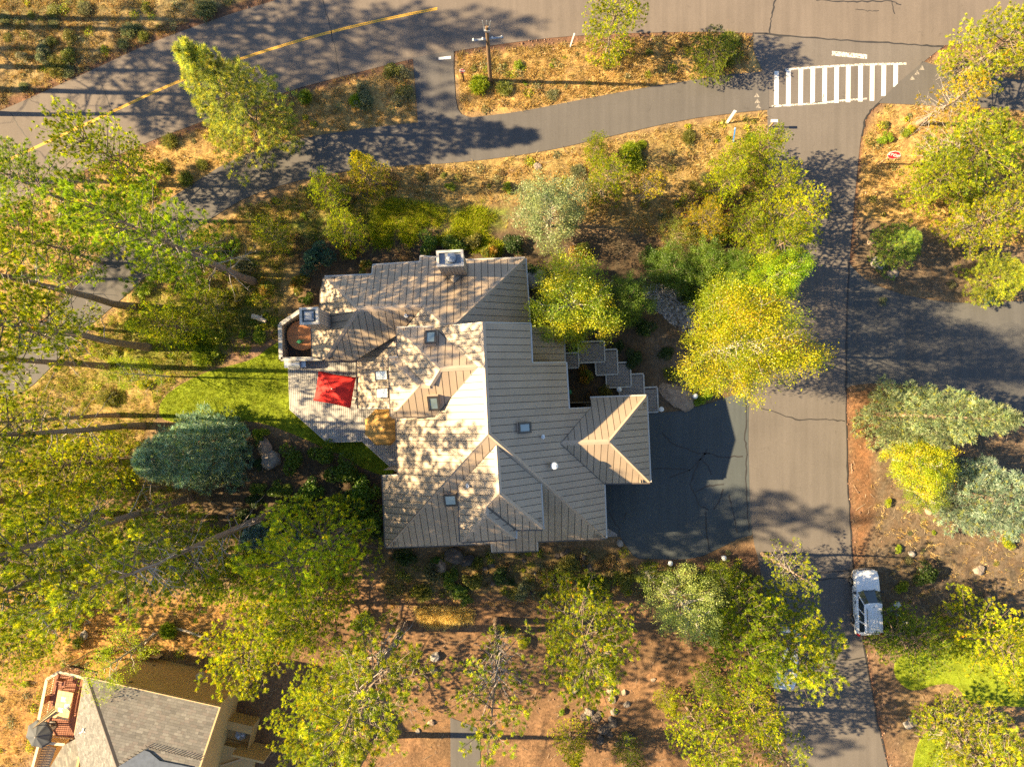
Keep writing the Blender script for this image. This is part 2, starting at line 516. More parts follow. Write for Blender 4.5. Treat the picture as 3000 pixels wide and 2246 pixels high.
# bleached and dark patches of the dry growth
w = np.clip((n2-.52)*4, 0, 1)[...,None]*.45
col = col*(1-w) + col*np.array((1.7,1.55,1.3))*w
w = np.clip((.46-n1)*4, 0, 1)[...,None]*.4
col = col*(1-w) + col*np.array((.55,.65,.6))*w
col *= (.75 + .5*n3)[...,None]
ny, nx = GX.shape
V = np.stack([GX.ravel(), GY.ravel(), GZ.ravel()], 1)
ii, jj = np.meshgrid(np.arange(nx-1), np.arange(ny-1))
a = (jj*nx+ii).ravel()
F = np.stack([a, a+1, a+nx+1, a+nx], 1)
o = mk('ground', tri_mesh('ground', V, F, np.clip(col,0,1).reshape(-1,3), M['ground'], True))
tag(o, kind='structure')

def ground_col(x, y):
    """soil colour at pixel"""
    return None

def sheet(name, poly, z, mat, parent=None, depth=.12):
    mb = MB()
    pts = [G(x, y) for x, y in poly]
    mb.prism([(p.x, p.y) for p in pts], z-depth, z)
    me = mb.mesh(name, mat)
    bm = bmesh.new(); bm.from_mesh(me)
    bmesh.ops.triangulate(bm, faces=bm.faces)
    bmesh.ops.recalc_face_normals(bm, faces=bm.faces)
    bm.to_mesh(me); bm.free()
    o = mk(name, me, parent)
    if parent is None: tag(o, kind='structure')
    return o

road = sheet('main_road', P_ROAD, .012, M['road'])
lane = sheet('side_road', P_LANE, .016, M['lane'])
bran = sheet('branch_road', P_BRANCH, .020, M['branch'])
path = sheet('bike_path', P_PATH, .024, M['path'])
spur = sheet('path_spur', P_SPUR, .028, M['path'])
pathe = sheet('bike_path', P_PATHE, .024, M['path'])
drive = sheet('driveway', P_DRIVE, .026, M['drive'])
ndrive = sheet('driveway', P_NDRIVE, .016, M['path'])

# lawns: colour by place
def lawn(poly, z):
    pts = [G(x, y) for x, y in poly]
    x0 = min(p.x for p in pts); x1 = max(p.x for p in pts); y0 = min(p.y for p in pts); y1 = max(p.y for p in pts)
    bm = bmesh.new()
    bmesh.ops.triangle_fill(bm, edges=[], use_beauty=True)
    vs_ = [bm.verts.new((p.x, p.y, z)) for p in pts]
    f = bm.faces.new(vs_)
    bmesh.ops.recalc_face_normals(bm, faces=bm.faces)
    r = bmesh.ops.extrude_face_region(bm, geom=[f])
    bmesh.ops.translate(bm, verts=[v for v in r['geom'] if isinstance(v, bmesh.types.BMVert)], vec=(0,0,-.08))
    bmesh.ops.triangulate(bm, faces=bm.faces)
    bmesh.ops.recalc_face_normals(bm, faces=bm.faces)
    me = bpy.data.meshes.new('lawn'); bm.to_mesh(me); bm.free()
    ca = me.color_attributes.new('Col', 'FLOAT_COLOR', 'POINT')
    for d in ca.data: d.color = (.18,.23,.014,1)
    me.materials.append(M['lawn'])
    o = mk('lawn', me); tag(o, kind='structure')
    return o
lawn(P_LAWN, .03); lawn(P_LAWNE, .03); lawn(P_LAWNS, .03)

# road paint and sealed cracks: parts of the surface they lie on
def ribbon(name, pts, w, z, mat, parent, wob=0.0, sub=1):
    P = [G(x, y) for x, y in pts]
    if sub > 1:
        Q = []
        for i in range(len(P)-1):
            for k in range(sub):
                t = k/sub
                q = P[i].lerp(P[i+1], t)
                Q.append(q + Vector((random.uniform(-1,1)*wob, random.uniform(-1,1)*wob, 0)))
        Q.append(P[-1]); P = Q
    mb = MB(); vs_ = []; fs_ = []
    for i, p in enumerate(P):
        d = (P[min(i+1,len(P)-1)] - P[max(i-1,0)]).normalized()
        s = Vector((-d.y, d.x, 0))
        ww = w*(1 if wob == 0 else random.uniform(.6,1.3))
        vs_ += [p + s*ww/2 + Vector((0,0,z)), p - s*ww/2 + Vector((0,0,z))]
    for i in range(len(P)-1):
        fs_.append((2*i, 2*i+1, 2*i+3, 2*i+2))
    mb.add(vs_, fs_)
    return mb.build(name, mat, parent)

yl = chaikin([(-700,790),(-300,610),(32,466),(200,388),(350,318),(512,242),(706,172),(860,124),(1000,86),(1140,54),(1281,26)],2)
for off in (-2.2, 2.2):
    ribbon('centre_line', [(x, y+off*1.05) for x, y in yl], .085, .016, M['yellow_line'], road)
zc = .020
bars = [(2275,209,314),(2310,206,312),(2346,204,309),(2381,202,306),(2416,200,304),(2451,197,302),(2485,195,300),(2521,193,298),(2555,191,296),(2589,191,282),(2624,188,255)]
for x, y0, y1 in bars:
    ribbon('crosswalk_bar', [(x,y0),(x-1,y1)], .34, zc, M['white_line'], lane)
ribbon('crosswalk_edge_line', [(2300,205),(2400,197),(2520,190),(2655,187)], .16, zc-.002, M['worn_white'], lane)
ribbon('crosswalk_edge_line', [(2260,312),(2400,303),(2470,295),(2540,290)], .14, zc-.002, M['worn_white'], lane)
ribbon('stop_line', [(2437,157),(2540,167)], .34, zc, M['worn_white'], lane)
ribbon('stop_line', [(1285,173),(1321,169)], .2, .032, M['white_line'], spur)
for cx, cy in ((2216,280),(2218,297),(2221,312),(2700,200),(2686,214),(2672,229)):
    mb = MB(); c = G(cx, cy)
    mb.add([(c.x-.2,c.y-.16,.028),(c.x+.22,c.y-.14,.028),(c.x+.02,c.y+.2,.028)], [(0,1,2)])
    mb.build('yield_triangle', M['faint_white'], path)
cr = lambda pts, par, z, w=.06: ribbon('sealed_crack', pts, w, z, M['seal'], par, .05, 5)
cr([(283,202),(305,260),(320,310),(340,352)], road, .016)
cr([(945,0),(958,45),(968,85),(985,160),(996,222)], road, .016)
cr([(30,330),(60,380),(88,412),(112,455)], road, .016)
cr([(2271,0),(2262,38),(2256,70),(2255,100)], road, .016, .10)
cr([(2390,0),(2470,6),(2540,5),(2610,4),(2640,15)], road, .016, .10)
cr([(2612,6),(2621,42)], road, .016)
cr([(2505,28),(2540,33),(2575,32)], road, .016, .05)
cr([(2208,98),(2389,112),(2480,119),(2600,126),(2700,133),(2765,137)], lane, .022, .13)
cr([(2208,97),(2200,118),(2186,146)], lane, .022, .12)
cr([(2240,220),(2246,260),(2252,318)], lane, .022, .12)
cr([(2706,183),(2640,238),(2584,292),(2550,325),(2534,351),(2524,400)], lane, .022, .12)
cr([(2251,316),(2275,310)], lane, .022)
cr([(2375,303),(2410,297),(2414,275)], lane, .022)
cr([(2230,1194),(2290,1215),(2340,1229),(2420,1227),(2475,1234)], lane, .020, .09)
cr([(2357,1684),(2420,1676),(2498,1670)], lane, .020, .08)
cr([(2366,1703),(2430,1694),(2497,1689)], lane, .020, .08)
cr([(2405,1932),(2440,1936),(2490,1931),(2534,1924)], lane, .020, .08)
cr([(2410,616),(2450,624),(2498,628)], lane, .020, .06)
cr([(2486,760),(2480,945),(2477,1126),(2480,1300),(2483,1407),(2489,1500),(2498,1660),(2528,1872),(2550,2008),(2572,2121),(2602,2246)], lane, .020, .11)
cr([(2487,768),(2480,945),(2479,1138)], bran, .026, .10)
for pts in ([(1938,1264),(1962,1292),(1984,1306),(2010,1313),(2045,1326),(2080,1328)],
            [(1904,1374),(1960,1372),(2020,1376),(2060,1335),(2072,1314)],
            [(2055,1335),(2070,1325),(2110,1338),(2176,1336)],
            [(2054,1340),(2035,1380),(2022,1420),(2028,1436),(2040,1460),(2050,1480),(2075,1492)],
            [(2020,1376),(1960,1400)],[(2054,1345),(2075,1365),(2085,1390)],
            [(2120,1430),(2105,1470),(2090,1490)],[(2190,1330),(2182,1290),(2188,1190),(2178,1150)],
            [(2188,1330),(2184,1400),(2190,1500),(2196,1560)],[(2040,1440),(2070,1424),(2120,1418)],
            [(2068,1500),(2070,1560),(2078,1610)],[(2136,1448),(2142,1480),(2160,1560)],
            [(1786,1500),(1798,1528),(1812,1545),(1816,1570)],[(1834,1500),(1828,1520)]):
    cr(pts, drive, .031, .10)
# ------------------------------------------------------------------ main house
M['roof'] = mat_plain('taupe_metal_roofing', (0.328,0.252,0.180), 0.42, 0.10, 0.7, 0.0, 0.5, 0.04, 60, 0.06)
M['roof_deck'] = mat_plain('dark_roof_underlay', (0.10,0.082,0.068), 0.8, 0.15)
M['cap'] = mat_plain('ridge_cap_metal', (0.40,0.31,0.23), 0.45, 0.05, 2.0, 0, 0.5)
M['gutter'] = mat_plain('dark_gutter_metal', (0.09,0.075,0.065), 0.5, 0.1)
M['trim'] = mat_plain('pale_eave_trim', (0.46,0.43,0.38), 0.5, 0.08)
M['siding'] = mat_plain('taupe_wood_siding', (0.33,0.28,0.22), 0.75, 0.12, 2)
M['dark_frame'] = mat_plain('skylight_frame', (0.035,0.03,0.028), 0.4, 0.1)
M['curb'] = mat_plain('skylight_curb', (0.36,0.29,0.23), 0.5, 0.08)
M['glass'] = mat_glass('skylight_glass', (0.10,0.13,0.13), 0.06)
M['pale_glass'] = mat_glass('pale_skylight_glass', (0.45,0.46,0.46), 0.12)
M['white_metal'] = mat_plain('white_metal', (0.7,0.7,0.68), 0.4, 0.06)
M['grey_metal'] = mat_plain('grey_sheet_metal', (0.30,0.32,0.34), 0.35, 0.2, 4, 0.4)

TH = math.radians(2.5)
EA = Vector((math.cos(TH), math.sin(TH), 0)); NO = Vector((-math.sin(TH), math.cos(TH), 0))
DIRS = {'E': EA, 'W': -EA, 'N': NO, 'S': -NO}
PITCH = 0.75

class Plane:
    def __init__(self, d, p0, pitch=PITCH):
        self.d = DIRS[d] if isinstance(d, str) else d
        self.p0 = Vector(p0); self.k = pitch
        self.n = Vector((self.d.x*pitch, self.d.y*pitch, 1)).normalized()
        self.a = Vector((-self.d.y, self.d.x, 0)).normalized()
        self.g = Vector((self.d.x, self.d.y, -pitch)).normalized()
    def z(self, x, y):
        return self.p0.z - self.k*((x-self.p0.x)*self.d.x + (y-self.p0.y)*self.d.y)
    def at(self, px, py):
        g = G(px, py)
        gd = g.x*self.d.x + g.y*self.d.y; pd = self.p0.x*self.d.x + self.p0.y*self.d.y
        t = (CAM_H - self.p0.z - self.k*pd)/(CAM_H - self.k*gd)
        return Vector((g.x*t, g.y*t, CAM_H*(1-t)))

def clip_strip(poly, lo, hi):
    """clip a 2D polygon to lo <= s <= hi"""
    for c, sg in ((lo, 1), (hi, -1)):
        out = []
        for i in range(len(poly)):
            a = poly[i]; b = poly[(i+1) % len(poly)]
            da = (a[0]-c)*sg; db = (b[0]-c)*sg
            if da >= 0: out.append(a)
            if (da >= 0) != (db >= 0):
                t = da/(da-db)
                out.append((c, a[1] + (b[1]-a[1])*t))
        poly = out
        if len(poly) < 3: return []
    # drop doubles
    q = []
    for p in poly:
        if not q or abs(p[0]-q[-1][0])+abs(p[1]-q[-1][1]) > 1e-4: q.append(p)
    if len(q) > 2 and abs(q[0][0]-q[-1][0])+abs(q[0][1]-q[-1][1]) < 1e-4: q.pop()
    return q

def area2(p):
    return abs(sum(p[i][0]*p[(i+1)%len(p)][1]-p[(i+1)%len(p)][0]*p[i][1] for i in range(len(p))))/2

def roof_slope(parent, plane, pix, w=.46, gap=.042, mats=('roof','roof_deck'), thick=.16, name='roof_slope', panel='roof_panel', z_lift=0.0):
    pts = [plane.at(x, y) + Vector((0,0,z_lift)) for x, y in pix]
    O = pts[0]
    mb = MB(); mb.slab(pts, plane.n, -thick, 0)
    deck = mb.build(name, M[mats[1]], parent)
    poly = [((p-O).dot(plane.a), (p-O).dot(plane.g)) for p in pts]
    s0 = min(p[0] for p in poly); s1 = max(p[0] for p in poly)
    k = math.floor(s0/w) - 1
    while k*w < s1:
        q = clip_strip(poly, k*w + gap/2, (k+1)*w - gap/2)
        k += 1
        if len(q) < 3 or area2(q) < .02: continue
        P = [O + plane.a*s + plane.g*t for s, t in q]
        b = MB(); b.slab(P, plane.n, .004, .045)
        b.build(panel, M[mats[0]], deck)
    return deck, pts

R0 = 9.7
PW = Plane('W', G(1420,1100,R0)); PE = Plane('E', G(1420,1100,R0)); PS = Plane('S', G(1431,1271,R0))
PN = Plane('N', PW.at(1238,898))
PE2 = Plane('E', PN.at(1538,757))
PS1 = Plane('S', PN.at(1142,903)); PWH = Plane('W', PN.at(1046,908))
PE3 = Plane('E', G(1652,1030,3.4))
g0 = PE.at(1642,1299)
PGN = Plane('N', g0); PGS = Plane('S', g0); PGE = Plane('E', PGN.at(1784,1293))
d0 = PW.at(1399,1075)
PD1N = Plane('N', d0); PD1S = Plane('S', d0); PD1W = Plane('W', PD1N.at(1290,1081))
e0 = PD1S.at(1245,1129)
PD2N = Plane('N', e0); PD2W = Plane('W', PD1S.at(1231,1129))
f0 = PS.at(1454,1303)
PD3W = Plane('W', f0); PD3E = Plane('E', f0); PD3S = Plane('S', PD3W.at(1463,1446))
h0 = PD3W.at(1425,1494)
PD3E2 = Plane('E', h0); PD3S2 = Plane('S', PD3E2.at(1425,1510))

house = empty('house', (0,0,0))
tag(house, 'big taupe metal roofed house with many hips and skylights beside the dark driveway', 'house')
W_POLY = [(1413,944),(1329,953),(1308,957),(1238,898),(1187,956),(1162,981),(1047,1051),(1051,1196),(1160,1195),(1162,1224),(1168,1390),(1122,1392),(1131,1602),(1431,1271)]
E_POLY = [(1414,944),(1552,947),(1557,1062),(1657,1061),(1665,1196),(1733,1193),(1769,1414),(1775,1575),(1431,1271)]
S_POLY = [(1431,1271),(1775,1575),(1575,1584),(1576,1611),(1441,1615),(1438,1590),(1131,1602)]
N_POLY = [(1046,907),(951,812),(1089.5,806),(1092,778),(1230,769),(1231,752),(1367,763.5),(1538,757),(1331,952),(1308,957),(1238,897)]
SLOPES = [
 (PW, W_POLY, [(6,7),(8,10),(11,12)], [(7,8),(10,11),(0,1)]),
 (PE, E_POLY, [(1,2),(3,4),(6,7)], [(0,1),(2,3),(4,5)]),
 (PS, S_POLY, [(1,2),(3,4),(5,6)], [(2,3),(4,5)]),
 (PN, N_POLY, [(1,2),(3,4),(5,7)], [(2,3),(4,5)]),
 (PE2, [(1538,757),(1551,950),(1331,952)], [(0,1)], []),
 (PS1, [(1046,908),(1238,899),(1187,956),(1162,981),(1047,1051),(949,1053)], [(4,5)], []),
 (PWH, [(951,812),(1046,908),(949,1053),(917,1044),(914,962),(941,962),(941,862)], [(2,4),(5,6),(6,0)], []),
 (PE3, [(1545,957),(1650,956),(1653,1062),(1552,1064)], [(1,2)], []),
 (PGN, [(1729,1166),(1893,1160),(1784,1293),(1642,1299),(1733,1193)], [(0,1)], []),
 (PGS, [(1642,1299),(1784,1293),(1904,1412),(1768,1414)], [(2,3)], []),
 (PGE, [(1893,1160),(1904,1412),(1784,1293)], [(0,1)], []),
 (PD1N, [(1163,961.5),(1271,959),(1399,1075),(1290,1081)], [(0,1)], []),
 (PD1W, [(1163,961.5),(1290,1081),(1260,1130),(1245,1128),(1167,1049)], [(4,0)], []),
 (PD2N, [(1140,1049),(1167,1048),(1246,1127),(1231,1128)], [(0,1)], []),
 (PD2W, [(1140,1049),(1231,1128),(1147,1221)], [(2,0)], []),
 (PD1S, [(1399,1075),(1312,1173),(1281,1216),(1147,1221),(1231,1129),(1260,1130),(1290,1082)], [(2,3)], []),
 (PD3W, [(1454,1302),(1344,1423),(1349.5,1587.5),(1424,1510),(1424,1482),(1463,1445)], [(1,2)], []),
 (PD3E, [(1454,1302),(1463,1445),(1590,1549),(1583,1416)], [(2,3)], []),
 (PD3S, [(1463,1447),(1431,1484.5),(1510,1550),(1590,1549)], [(2,3)], []),
 (PD3E2, [(1425,1482),(1431,1485),(1511,1551),(1510.5,1577),(1425,1510)], [(2,3)], []),
 (PD3S2, [(1425,1510),(1510,1577),(1352,1586)], [(1,2)], []),
]
wallpieces = []
for pl, pix, eaves, rakes in SLOPES:
    deck, pts = roof_slope(house, pl, pix)
    dark = pl.d in (DIRS['W'], DIRS['S'])
    segs = []
    for i, j in eaves:
        chain = list(range(i, j+1)) if j > i else [i, j]
        for a_, b_ in zip(chain[:-1], chain[1:]):
            if (pts[a_]-pts[b_]).length > .3: segs.append((pts[a_], pts[b_], pl.d))
    for p, q, d in segs:
        mb = MB(); e = d*.05 + Vector((0,0,-.05))
        mb.beam(p+e, q+e, .13, .13)
        mb.build('gutter', M['gutter'] if dark else M['trim'], house)
        mbw = MB()
        ins = -d*.55
        a_, b_ = p+ins, q+ins
        za = pl.z(a_.x, a_.y) - .2; zb = pl.z(b_.x, b_.y) - .2
        mbw.add([(a_.x,a_.y,-.1),(b_.x,b_.y,-.1),(b_.x,b_.y,zb),(a_.x,a_.y,za)], [(0,1,2,3)])
        i2 = -d*.15
        mbw.add([(a_.x+i2.x,a_.y+i2.y,-.1),(b_.x+i2.x,b_.y+i2.y,-.1),(b_.x+i2.x,b_.y+i2.y,zb),(a_.x+i2.x,a_.y+i2.y,za)], [(0,3,2,1)])
        mbw.build('wall', M['siding'], house, fixn=False)
    for i, j in rakes:
        p, q = pts[i], pts[j]
        mb = MB(); mb.beam(p + Vector((0,0,-.06)), q + Vector((0,0,-.06)), .06, .2)
        mb.build('rake_trim', M['trim'], house)
        mid = (p+q)/2; cen = sum(pts, Vector())/len(pts)
        nrm = NO if (cen-mid).dot(NO) > 0 else -NO
        a_, b_ = p+nrm*.35, q+nrm*.35
        mbw = MB()
        mbw.add([(a_.x,a_.y,-.1),(b_.x,b_.y,-.1),(b_.x,b_.y,b_.z-.2),(a_.x,a_.y,a_.z-.2)], [(0,1,2,3)])
        mbw.build('wall', M['siding'], house, fixn=False)

# ridge and hip caps
def ridge(pl, a, b, w=.34, drop=.13, lift=.09):
    p = pl.at(*a) + Vector((0,0,lift)); q = pl.at(*b) + Vector((0,0,lift))
    mb = MB(); mb.cap(p, q, w, drop)
    mb.build('ridge_cap', M['cap'], house)
RIDGES = [(PW,(1414,943),(1430,1271)),(PS,(1431,1271),(1133,1600)),(PS,(1431,1271),(1774,1573)),
 (PN,(1046,907),(1238,898)),(PN,(1238,898),(1308,957)),(PN,(1331,952),(1537,758)),(PWH,(1046,907),(952,813)),(PWH,(1046,908),(951,1051)),
 (PGN,(1642,1298),(1784,1293)),(PGN,(1784,1293),(1892,1161)),(PGS,(1784,1293),(1903,1411)),
 (PD1N,(1290,1081),(1398,1075)),(PD1N,(1290,1081),(1164,962)),(PD1W,(1290,1081),(1260,1130)),
 (PD2N,(1231,1128.5),(1260,1130)),(PD2N,(1231,1128.5),(1141,1050)),(PD2W,(1231,1128.5),(1148,1220)),
 (PD3W,(1454,1302),(1463,1445)),(PD3W,(1463,1445),(1425,1482)),(PD3S,(1463,1446),(1589,1548)),
 (PD3W,(1425,1482),(1425,1510)),(PD3S2,(1425,1510),(1353,1585)),(PD3S2,(1425,1510),(1509,1576))]
for r in RIDGES: ridge(*r)
# valley flashing, a dark folded strip
for pl, a_, b_ in ((PE,(1733,1193),(1642,1299)),(PE,(1642,1299),(1768,1414)),(PS,(1454,1302),(1344,1423)),(PS,(1458,1308),(1583,1416)),
                   (PW,(1271,959),(1399,1075)),(PW,(1399,1075),(1312,1173)),(PW,(1312,1173),(1281,1216)),(PW,(1187,956),(1047,1051)),(PW,(1238,898),(1187,956)),(PD1W,(1246,1127),(1168,1049)),(PD3S,(1431,1485),(1510,1550))):
    mb = MB(); mb.beam(pl.at(*a_), pl.at(*b_), .12, .03, pl.n, .055)
    mb.build('valley_flashing', M['gutter'], house)

# skylights
def skylight(pl, x0, y0, x1, y1, h=.22, glass='glass', f=.13, curb=True):
    c = pl.at((x0+x1)/2, (y0+y1)/2)
    P = [pl.at(x, y) for x, y in ((x0,y0),(x1,y0),(x1,y1),(x0,y1))]
    hw = abs((P[1]-P[0]).dot(EA))/2; 
    ax = EA; ay = pl.n.cross(EA).normalized() if abs(pl.d.dot(EA)) < .5 else NO
    if abs(pl.d.dot(EA)) > .5:
        ax = (EA - pl.n*EA.dot(pl.n)).normalized()
    wx = abs((P[1]-P[0]).dot(ax))/2; wy = abs((P[3]-P[0]).dot(ay))/2
    def rect(k, o=0): return [c + ax*sx*(wx-k) + ay*sy*(wy-k) for sx, sy in ((-1,-1),(1,-1),(1,1),(-1,1))]
    mb = MB(); mb.slab(rect(.04), pl.n, 0, h); sk = mb.build('skylight', M['curb'], house)
    mb = MB(); r = rect(0); r2 = rect(f)
    for i in range(4):
        j = (i+1) % 4
        mb.slab([r[i], r[j], r2[j], r2[i]], pl.n, h, h+.07)
    mb.build('frame', M['dark_frame'], sk)
    mb = MB(); mb.slab(r2, pl.n, h+.005, h+.035); mb.build('pane', M[glass], sk)
    return sk
skylight(PD1N, 1247,978,1280,1016, .3)
skylight(PD1S, 1254,1152,1288,1193, .3)
skylight(PW, 1104,1085,1140,1113, .12, 'pale_glass', .05)
skylight(PW, 1107,1137,1142,1166, .12, 'pale_glass', .05)
skylight(PE, 1513,1236,1550,1269, .2)
skylight(PS, 1300,1441,1340,1475, .2)

def vent(pl, x, y, r, h, dome=False):
    c = pl.at(x, y); mb = MB()
    if dome: mb.lathe([(r*.55,-.3),(r*.55,h*.6),(r,h*.62),(r*1.0,h*.7),(r*.8,h*.9),(r*.3,h)], 16, c)
    else: mb.lathe([(r*2,-.15),(r*1.9,.04),(r,.06),(r,h),(r*.8,h),(r*.8,h-.05)], 12, c)
    mb.build('roof_vent', M['white_metal'], house)
vent(PE, 1589,1279,.09,.35); vent(PE, 1623,1362,.26,.7,True); vent(PD3W,1372,1422,.09,.35); vent(PS1,1190,924,.08,.3)

# chimneys
def chimney(cx, cy, wx, wy, ztop, zbase, inner, name='chimney', pot=True):
    c = G(cx, cy, ztop)
    def R(hx, hy): return [c + EA*sx*hx + NO*sy*hy for sx, sy in ((-1,-1),(1,-1),(1,1),(-1,1))]
    mb = MB(); r = R(wx-.06, wy-.06)
    mb.prism([(p.x,p.y) for p in r], zbase, ztop-.25)
    ch = mb.build(name, M['siding'], house)
    n = int(wx*2/.24)
    for k in range(n):        # vertical siding boards on the four faces
        for face in range(4):
            ax, ay = ((EA,-NO),(NO,EA),(EA,NO),(NO,-EA))[face]
            L, D = ((wx,wy),(wy,wx),(wx,wy),(wy,wx))[face]
            w = 2*(L-.06)/n
            s = -L+.06 + (k+.5)*w
            mid = c + ax*s + ay*(D-.05)
            b = MB(); q = [mid + ax*t*(w/2-.012) + ay*e for t, e in ((-1,0),(1,0),(1,.022),(-1,.022))]
            b.prism([(p.x,p.y) for p in q], zbase, ztop-.22)
            b.build('siding_board', M['siding'], ch)
    mb = MB(); o_ = R(wx, wy); i_ = R(wx-.16, wy-.16)
    for i in range(4):
        j = (i+1) % 4
        mb.prism([(p.x,p.y) for p in (o_[i], o_[j], i_[j], i_[i])], ztop-.28, ztop)
    mb.build('cap_rim', M['trim'], ch)
    mb = MB(); mb.prism([(p.x,p.y) for p in R(wx-.17, wy-.17)], ztop-.3, ztop-.22); mb.build('cap_pan', M[inner], ch)
    mb = MB()
    if pot:
        mb.lathe([(.22,-.25),(.22,.1),(.3,.12),(.3,.2),(.1,.28)], 14, c + EA*.1)
        mb.box(c.x-.12, c.y-.28, ztop-.1, c.x+.3, c.y+.3, ztop+.16)
    else:
        mb.box(c.x-.3, c.y-.3, ztop-.22, c.x+.3, c.y+.3, ztop-.02)
        mb.box(c.x-.2, c.y-.2, ztop-.02, c.x+.2, c.y+.2, ztop+.06)
    mb.build('chimney_pot', M['grey_metal'], ch)
chimney(1318,756,1.0*.86,.52,8.6,4.5,'grey_metal')
chimney(904.5,925,.6,.55,8.3,.2,'glass', pot=False)
# cricket behind the north chimney
ck = PN.at(1330,828)
PCW = Plane('W', ck, .8); PCE = Plane('E', ck, .8)
roof_slope(house, PCW, [(1330,828),(1331,794),(1293,797)], .5, .02)
roof_slope(house, PCE, [(1330,828),(1331,794),(1368,796)], .5, .02)
ridge(PCW, (1330,827),(1331,796), .22, .08)
# ------------------------------------------------------------------ deck, terrace, walk
M['deck'] = mat_plain('weathered_deck_board', (0.36,0.345,0.33), 0.75, 0.1, 3, 0, .3, .1, 40, .10)
M['deck_under'] = mat_plain('deck_joists', (0.06,0.05,0.045), 0.9)
def flat_boards(parent, poly3, ang, w, gap, t, mat, name='plank', axis=None):
    a = Vector((math.cos(ang), math.sin(ang), 0)); g = Vector((-a.y, a.x, 0)); O = poly3[0]
    p2 = [((p-O).dot(a), (p-O).dot(g)) for p in poly3]
    k = math.floor(min(p[0] for p in p2)/w)
    while k*w < max(p[0] for p in p2):
        q = clip_strip(p2, k*w+gap/2, (k+1)*w-gap/2); k += 1
        if len(q) < 3 or area2(q) < .01: continue
        P = [O + a*s + g*u for s, u in q]
        mb = MB(); mb.slab(P, Vector((0,0,1)), 0, t)
        mb.build(name, mat, parent)
deck_px = [(844,1056),(849.5,1199),(958,1295.5),(1061,1292),(1150,1373),(1170,1388),(1175,1192),(1062,1190),(1055,1052)]
deck = empty('deck'); tag(deck, 'grey weathered plank deck with angled edges west of the house', 'deck')
dz = .75
dp = G2(deck_px, dz)
mb = MB(); mb.prism([(p.x,p.y) for p in dp], -.05, dz-.03); mb.build('deck_frame', M['deck_under'], deck)
flat_boards(deck, [p + Vector((0,0,-.03)) for p in dp], TH, .148, .022, .03, M['deck'])
for i in (0,1,2,3,4):
    mb = MB(); mb.beam(dp[i]+Vector((0,0,-.1)), dp[i+1]+Vector((0,0,-.1)), .05, .24); mb.build('edge_board', M['trim'], deck)

# walled terrace with the round cover
terr = empty('terrace'); tag(terr, 'small walled wooden terrace nook under the western chimney', 'terrace')
zt0, zt1 = .9, 2.2
M['terr_floor'] = mat_plain('dark_terrace_plank', (0.10,0.07,0.055), .7, .15, 4, 0, .3, 0, 40, .12)
out = [(822,952),(878,911),(930,905),(930,1046),(824,1052)]
wall_o = G2([(878,911),(820,951),(823,1052),(945,1050)], zt1)
for i in range(3):
    p, q = wall_o[i], wall_o[i+1]
    mb = MB(); mb.beam(p.lerp(q,0)+Vector((0,0,-.7)), q+Vector((0,0,-.7)), .2, 1.35); mb.build('parapet', M['siding'], terr)
    mb = MB(); mb.beam(p+Vector((0,0,0)), q+Vector((0,0,0)), .28, .06); mb.build('coping', M['trim'], terr)
fp = G2([(832,960),(884,920),(935,915),(940,1044),(832,1044)], zt0)
mb = MB(); mb.prism([(p.x,p.y) for p in fp], 0, zt0-.04); mb.build('floor_frame', M['deck_under'], terr)
flat_boards(terr, [p+Vector((0,0,-.04)) for p in fp], TH, .15, .02, .03, M['terr_floor'])
M['cover'] = mat_plain('orange_brown_cover', (0.42,0.165,0.055), .6, .06, 4)
tub = empty('hot_tub', G(892,985,zt0)); tag(tub, 'big round orange brown covered tub in the walled terrace', 'hot tub')
mb = MB(); mb.lathe([(1.02,-.1),(1.05,.55),(1.0,.62)], 40); mb.build('tub_shell', M['siding'], tub)
mb = MB(); mb.lathe([(1.08,.60),(1.1,.64),(1.1,.70),(1.05,.73),(.3,.75)], 48); mb.build('cover', M['cover'], tub)
mb = MB(); mb.box(-1.0,-.012,.735,1.0,.012,.757); mb.build('cover_seam', M['gutter'], tub)
M['green_cloth'] = mat_plain('green_plastic', (0.02,0.22,0.10), .5, .15, 6)
gp = empty('watering_can', G(880.5,1001,zt0+.75), .3); tag(gp, 'small green can with a handle on the round orange cover', 'watering can')
mb = MB(); mb.lathe([(.13,0),(.14,.05),(.14,.3),(.10,.34)], 14); mb.build('can_body', M['green_cloth'], gp)
mb = MB(); mb.tube([(.1,0,.08),(.24,0,.2),(.34,0,.34)], [.03,.025,.04], 8); mb.build('spout', M['green_cloth'], gp)
mb = MB(); mb.tube([(-.1,0,.08),(-.24,0,.18),(-.2,0,.34),(-.04,0,.38)], .016, 6); mb.build('handle', M['green_cloth'], gp)

# grill with silver lid
M['silver'] = mat_plain('brushed_steel', (0.52,0.54,0.56), .3, .15, 6, .6)
gr = empty('grill', G(874,1067,dz), TH); tag(gr, 'silver barbecue grill with side shelves at the deck corner', 'grill')
mb = MB(); mb.box(-.42,-.28,0,.42,.28,.8); mb.build('cabinet', M['grey_metal'], gr)
mb = MB(); 
for k in range(9):
    t0 = math.pi*k/9; t1 = math.pi*(k+1)/9
    mb.add([(-.42,-.3*math.cos(t0),.82+.3*math.sin(t0)),(.42,-.3*math.cos(t0),.82+.3*math.sin(t0)),(.42,-.3*math.cos(t1),.82+.3*math.sin(t1)),(-.42,-.3*math.cos(t1),.82+.3*math.sin(t1))],[(0,1,2,3)])
for sx in (-.42,.42):
    mb.add([(sx,-.3*math.cos(math.pi*k/9),.82+.3*math.sin(math.pi*k/9)) for k in range(10)],[tuple(range(10))])
mb.build('lid', M['silver'], gr)
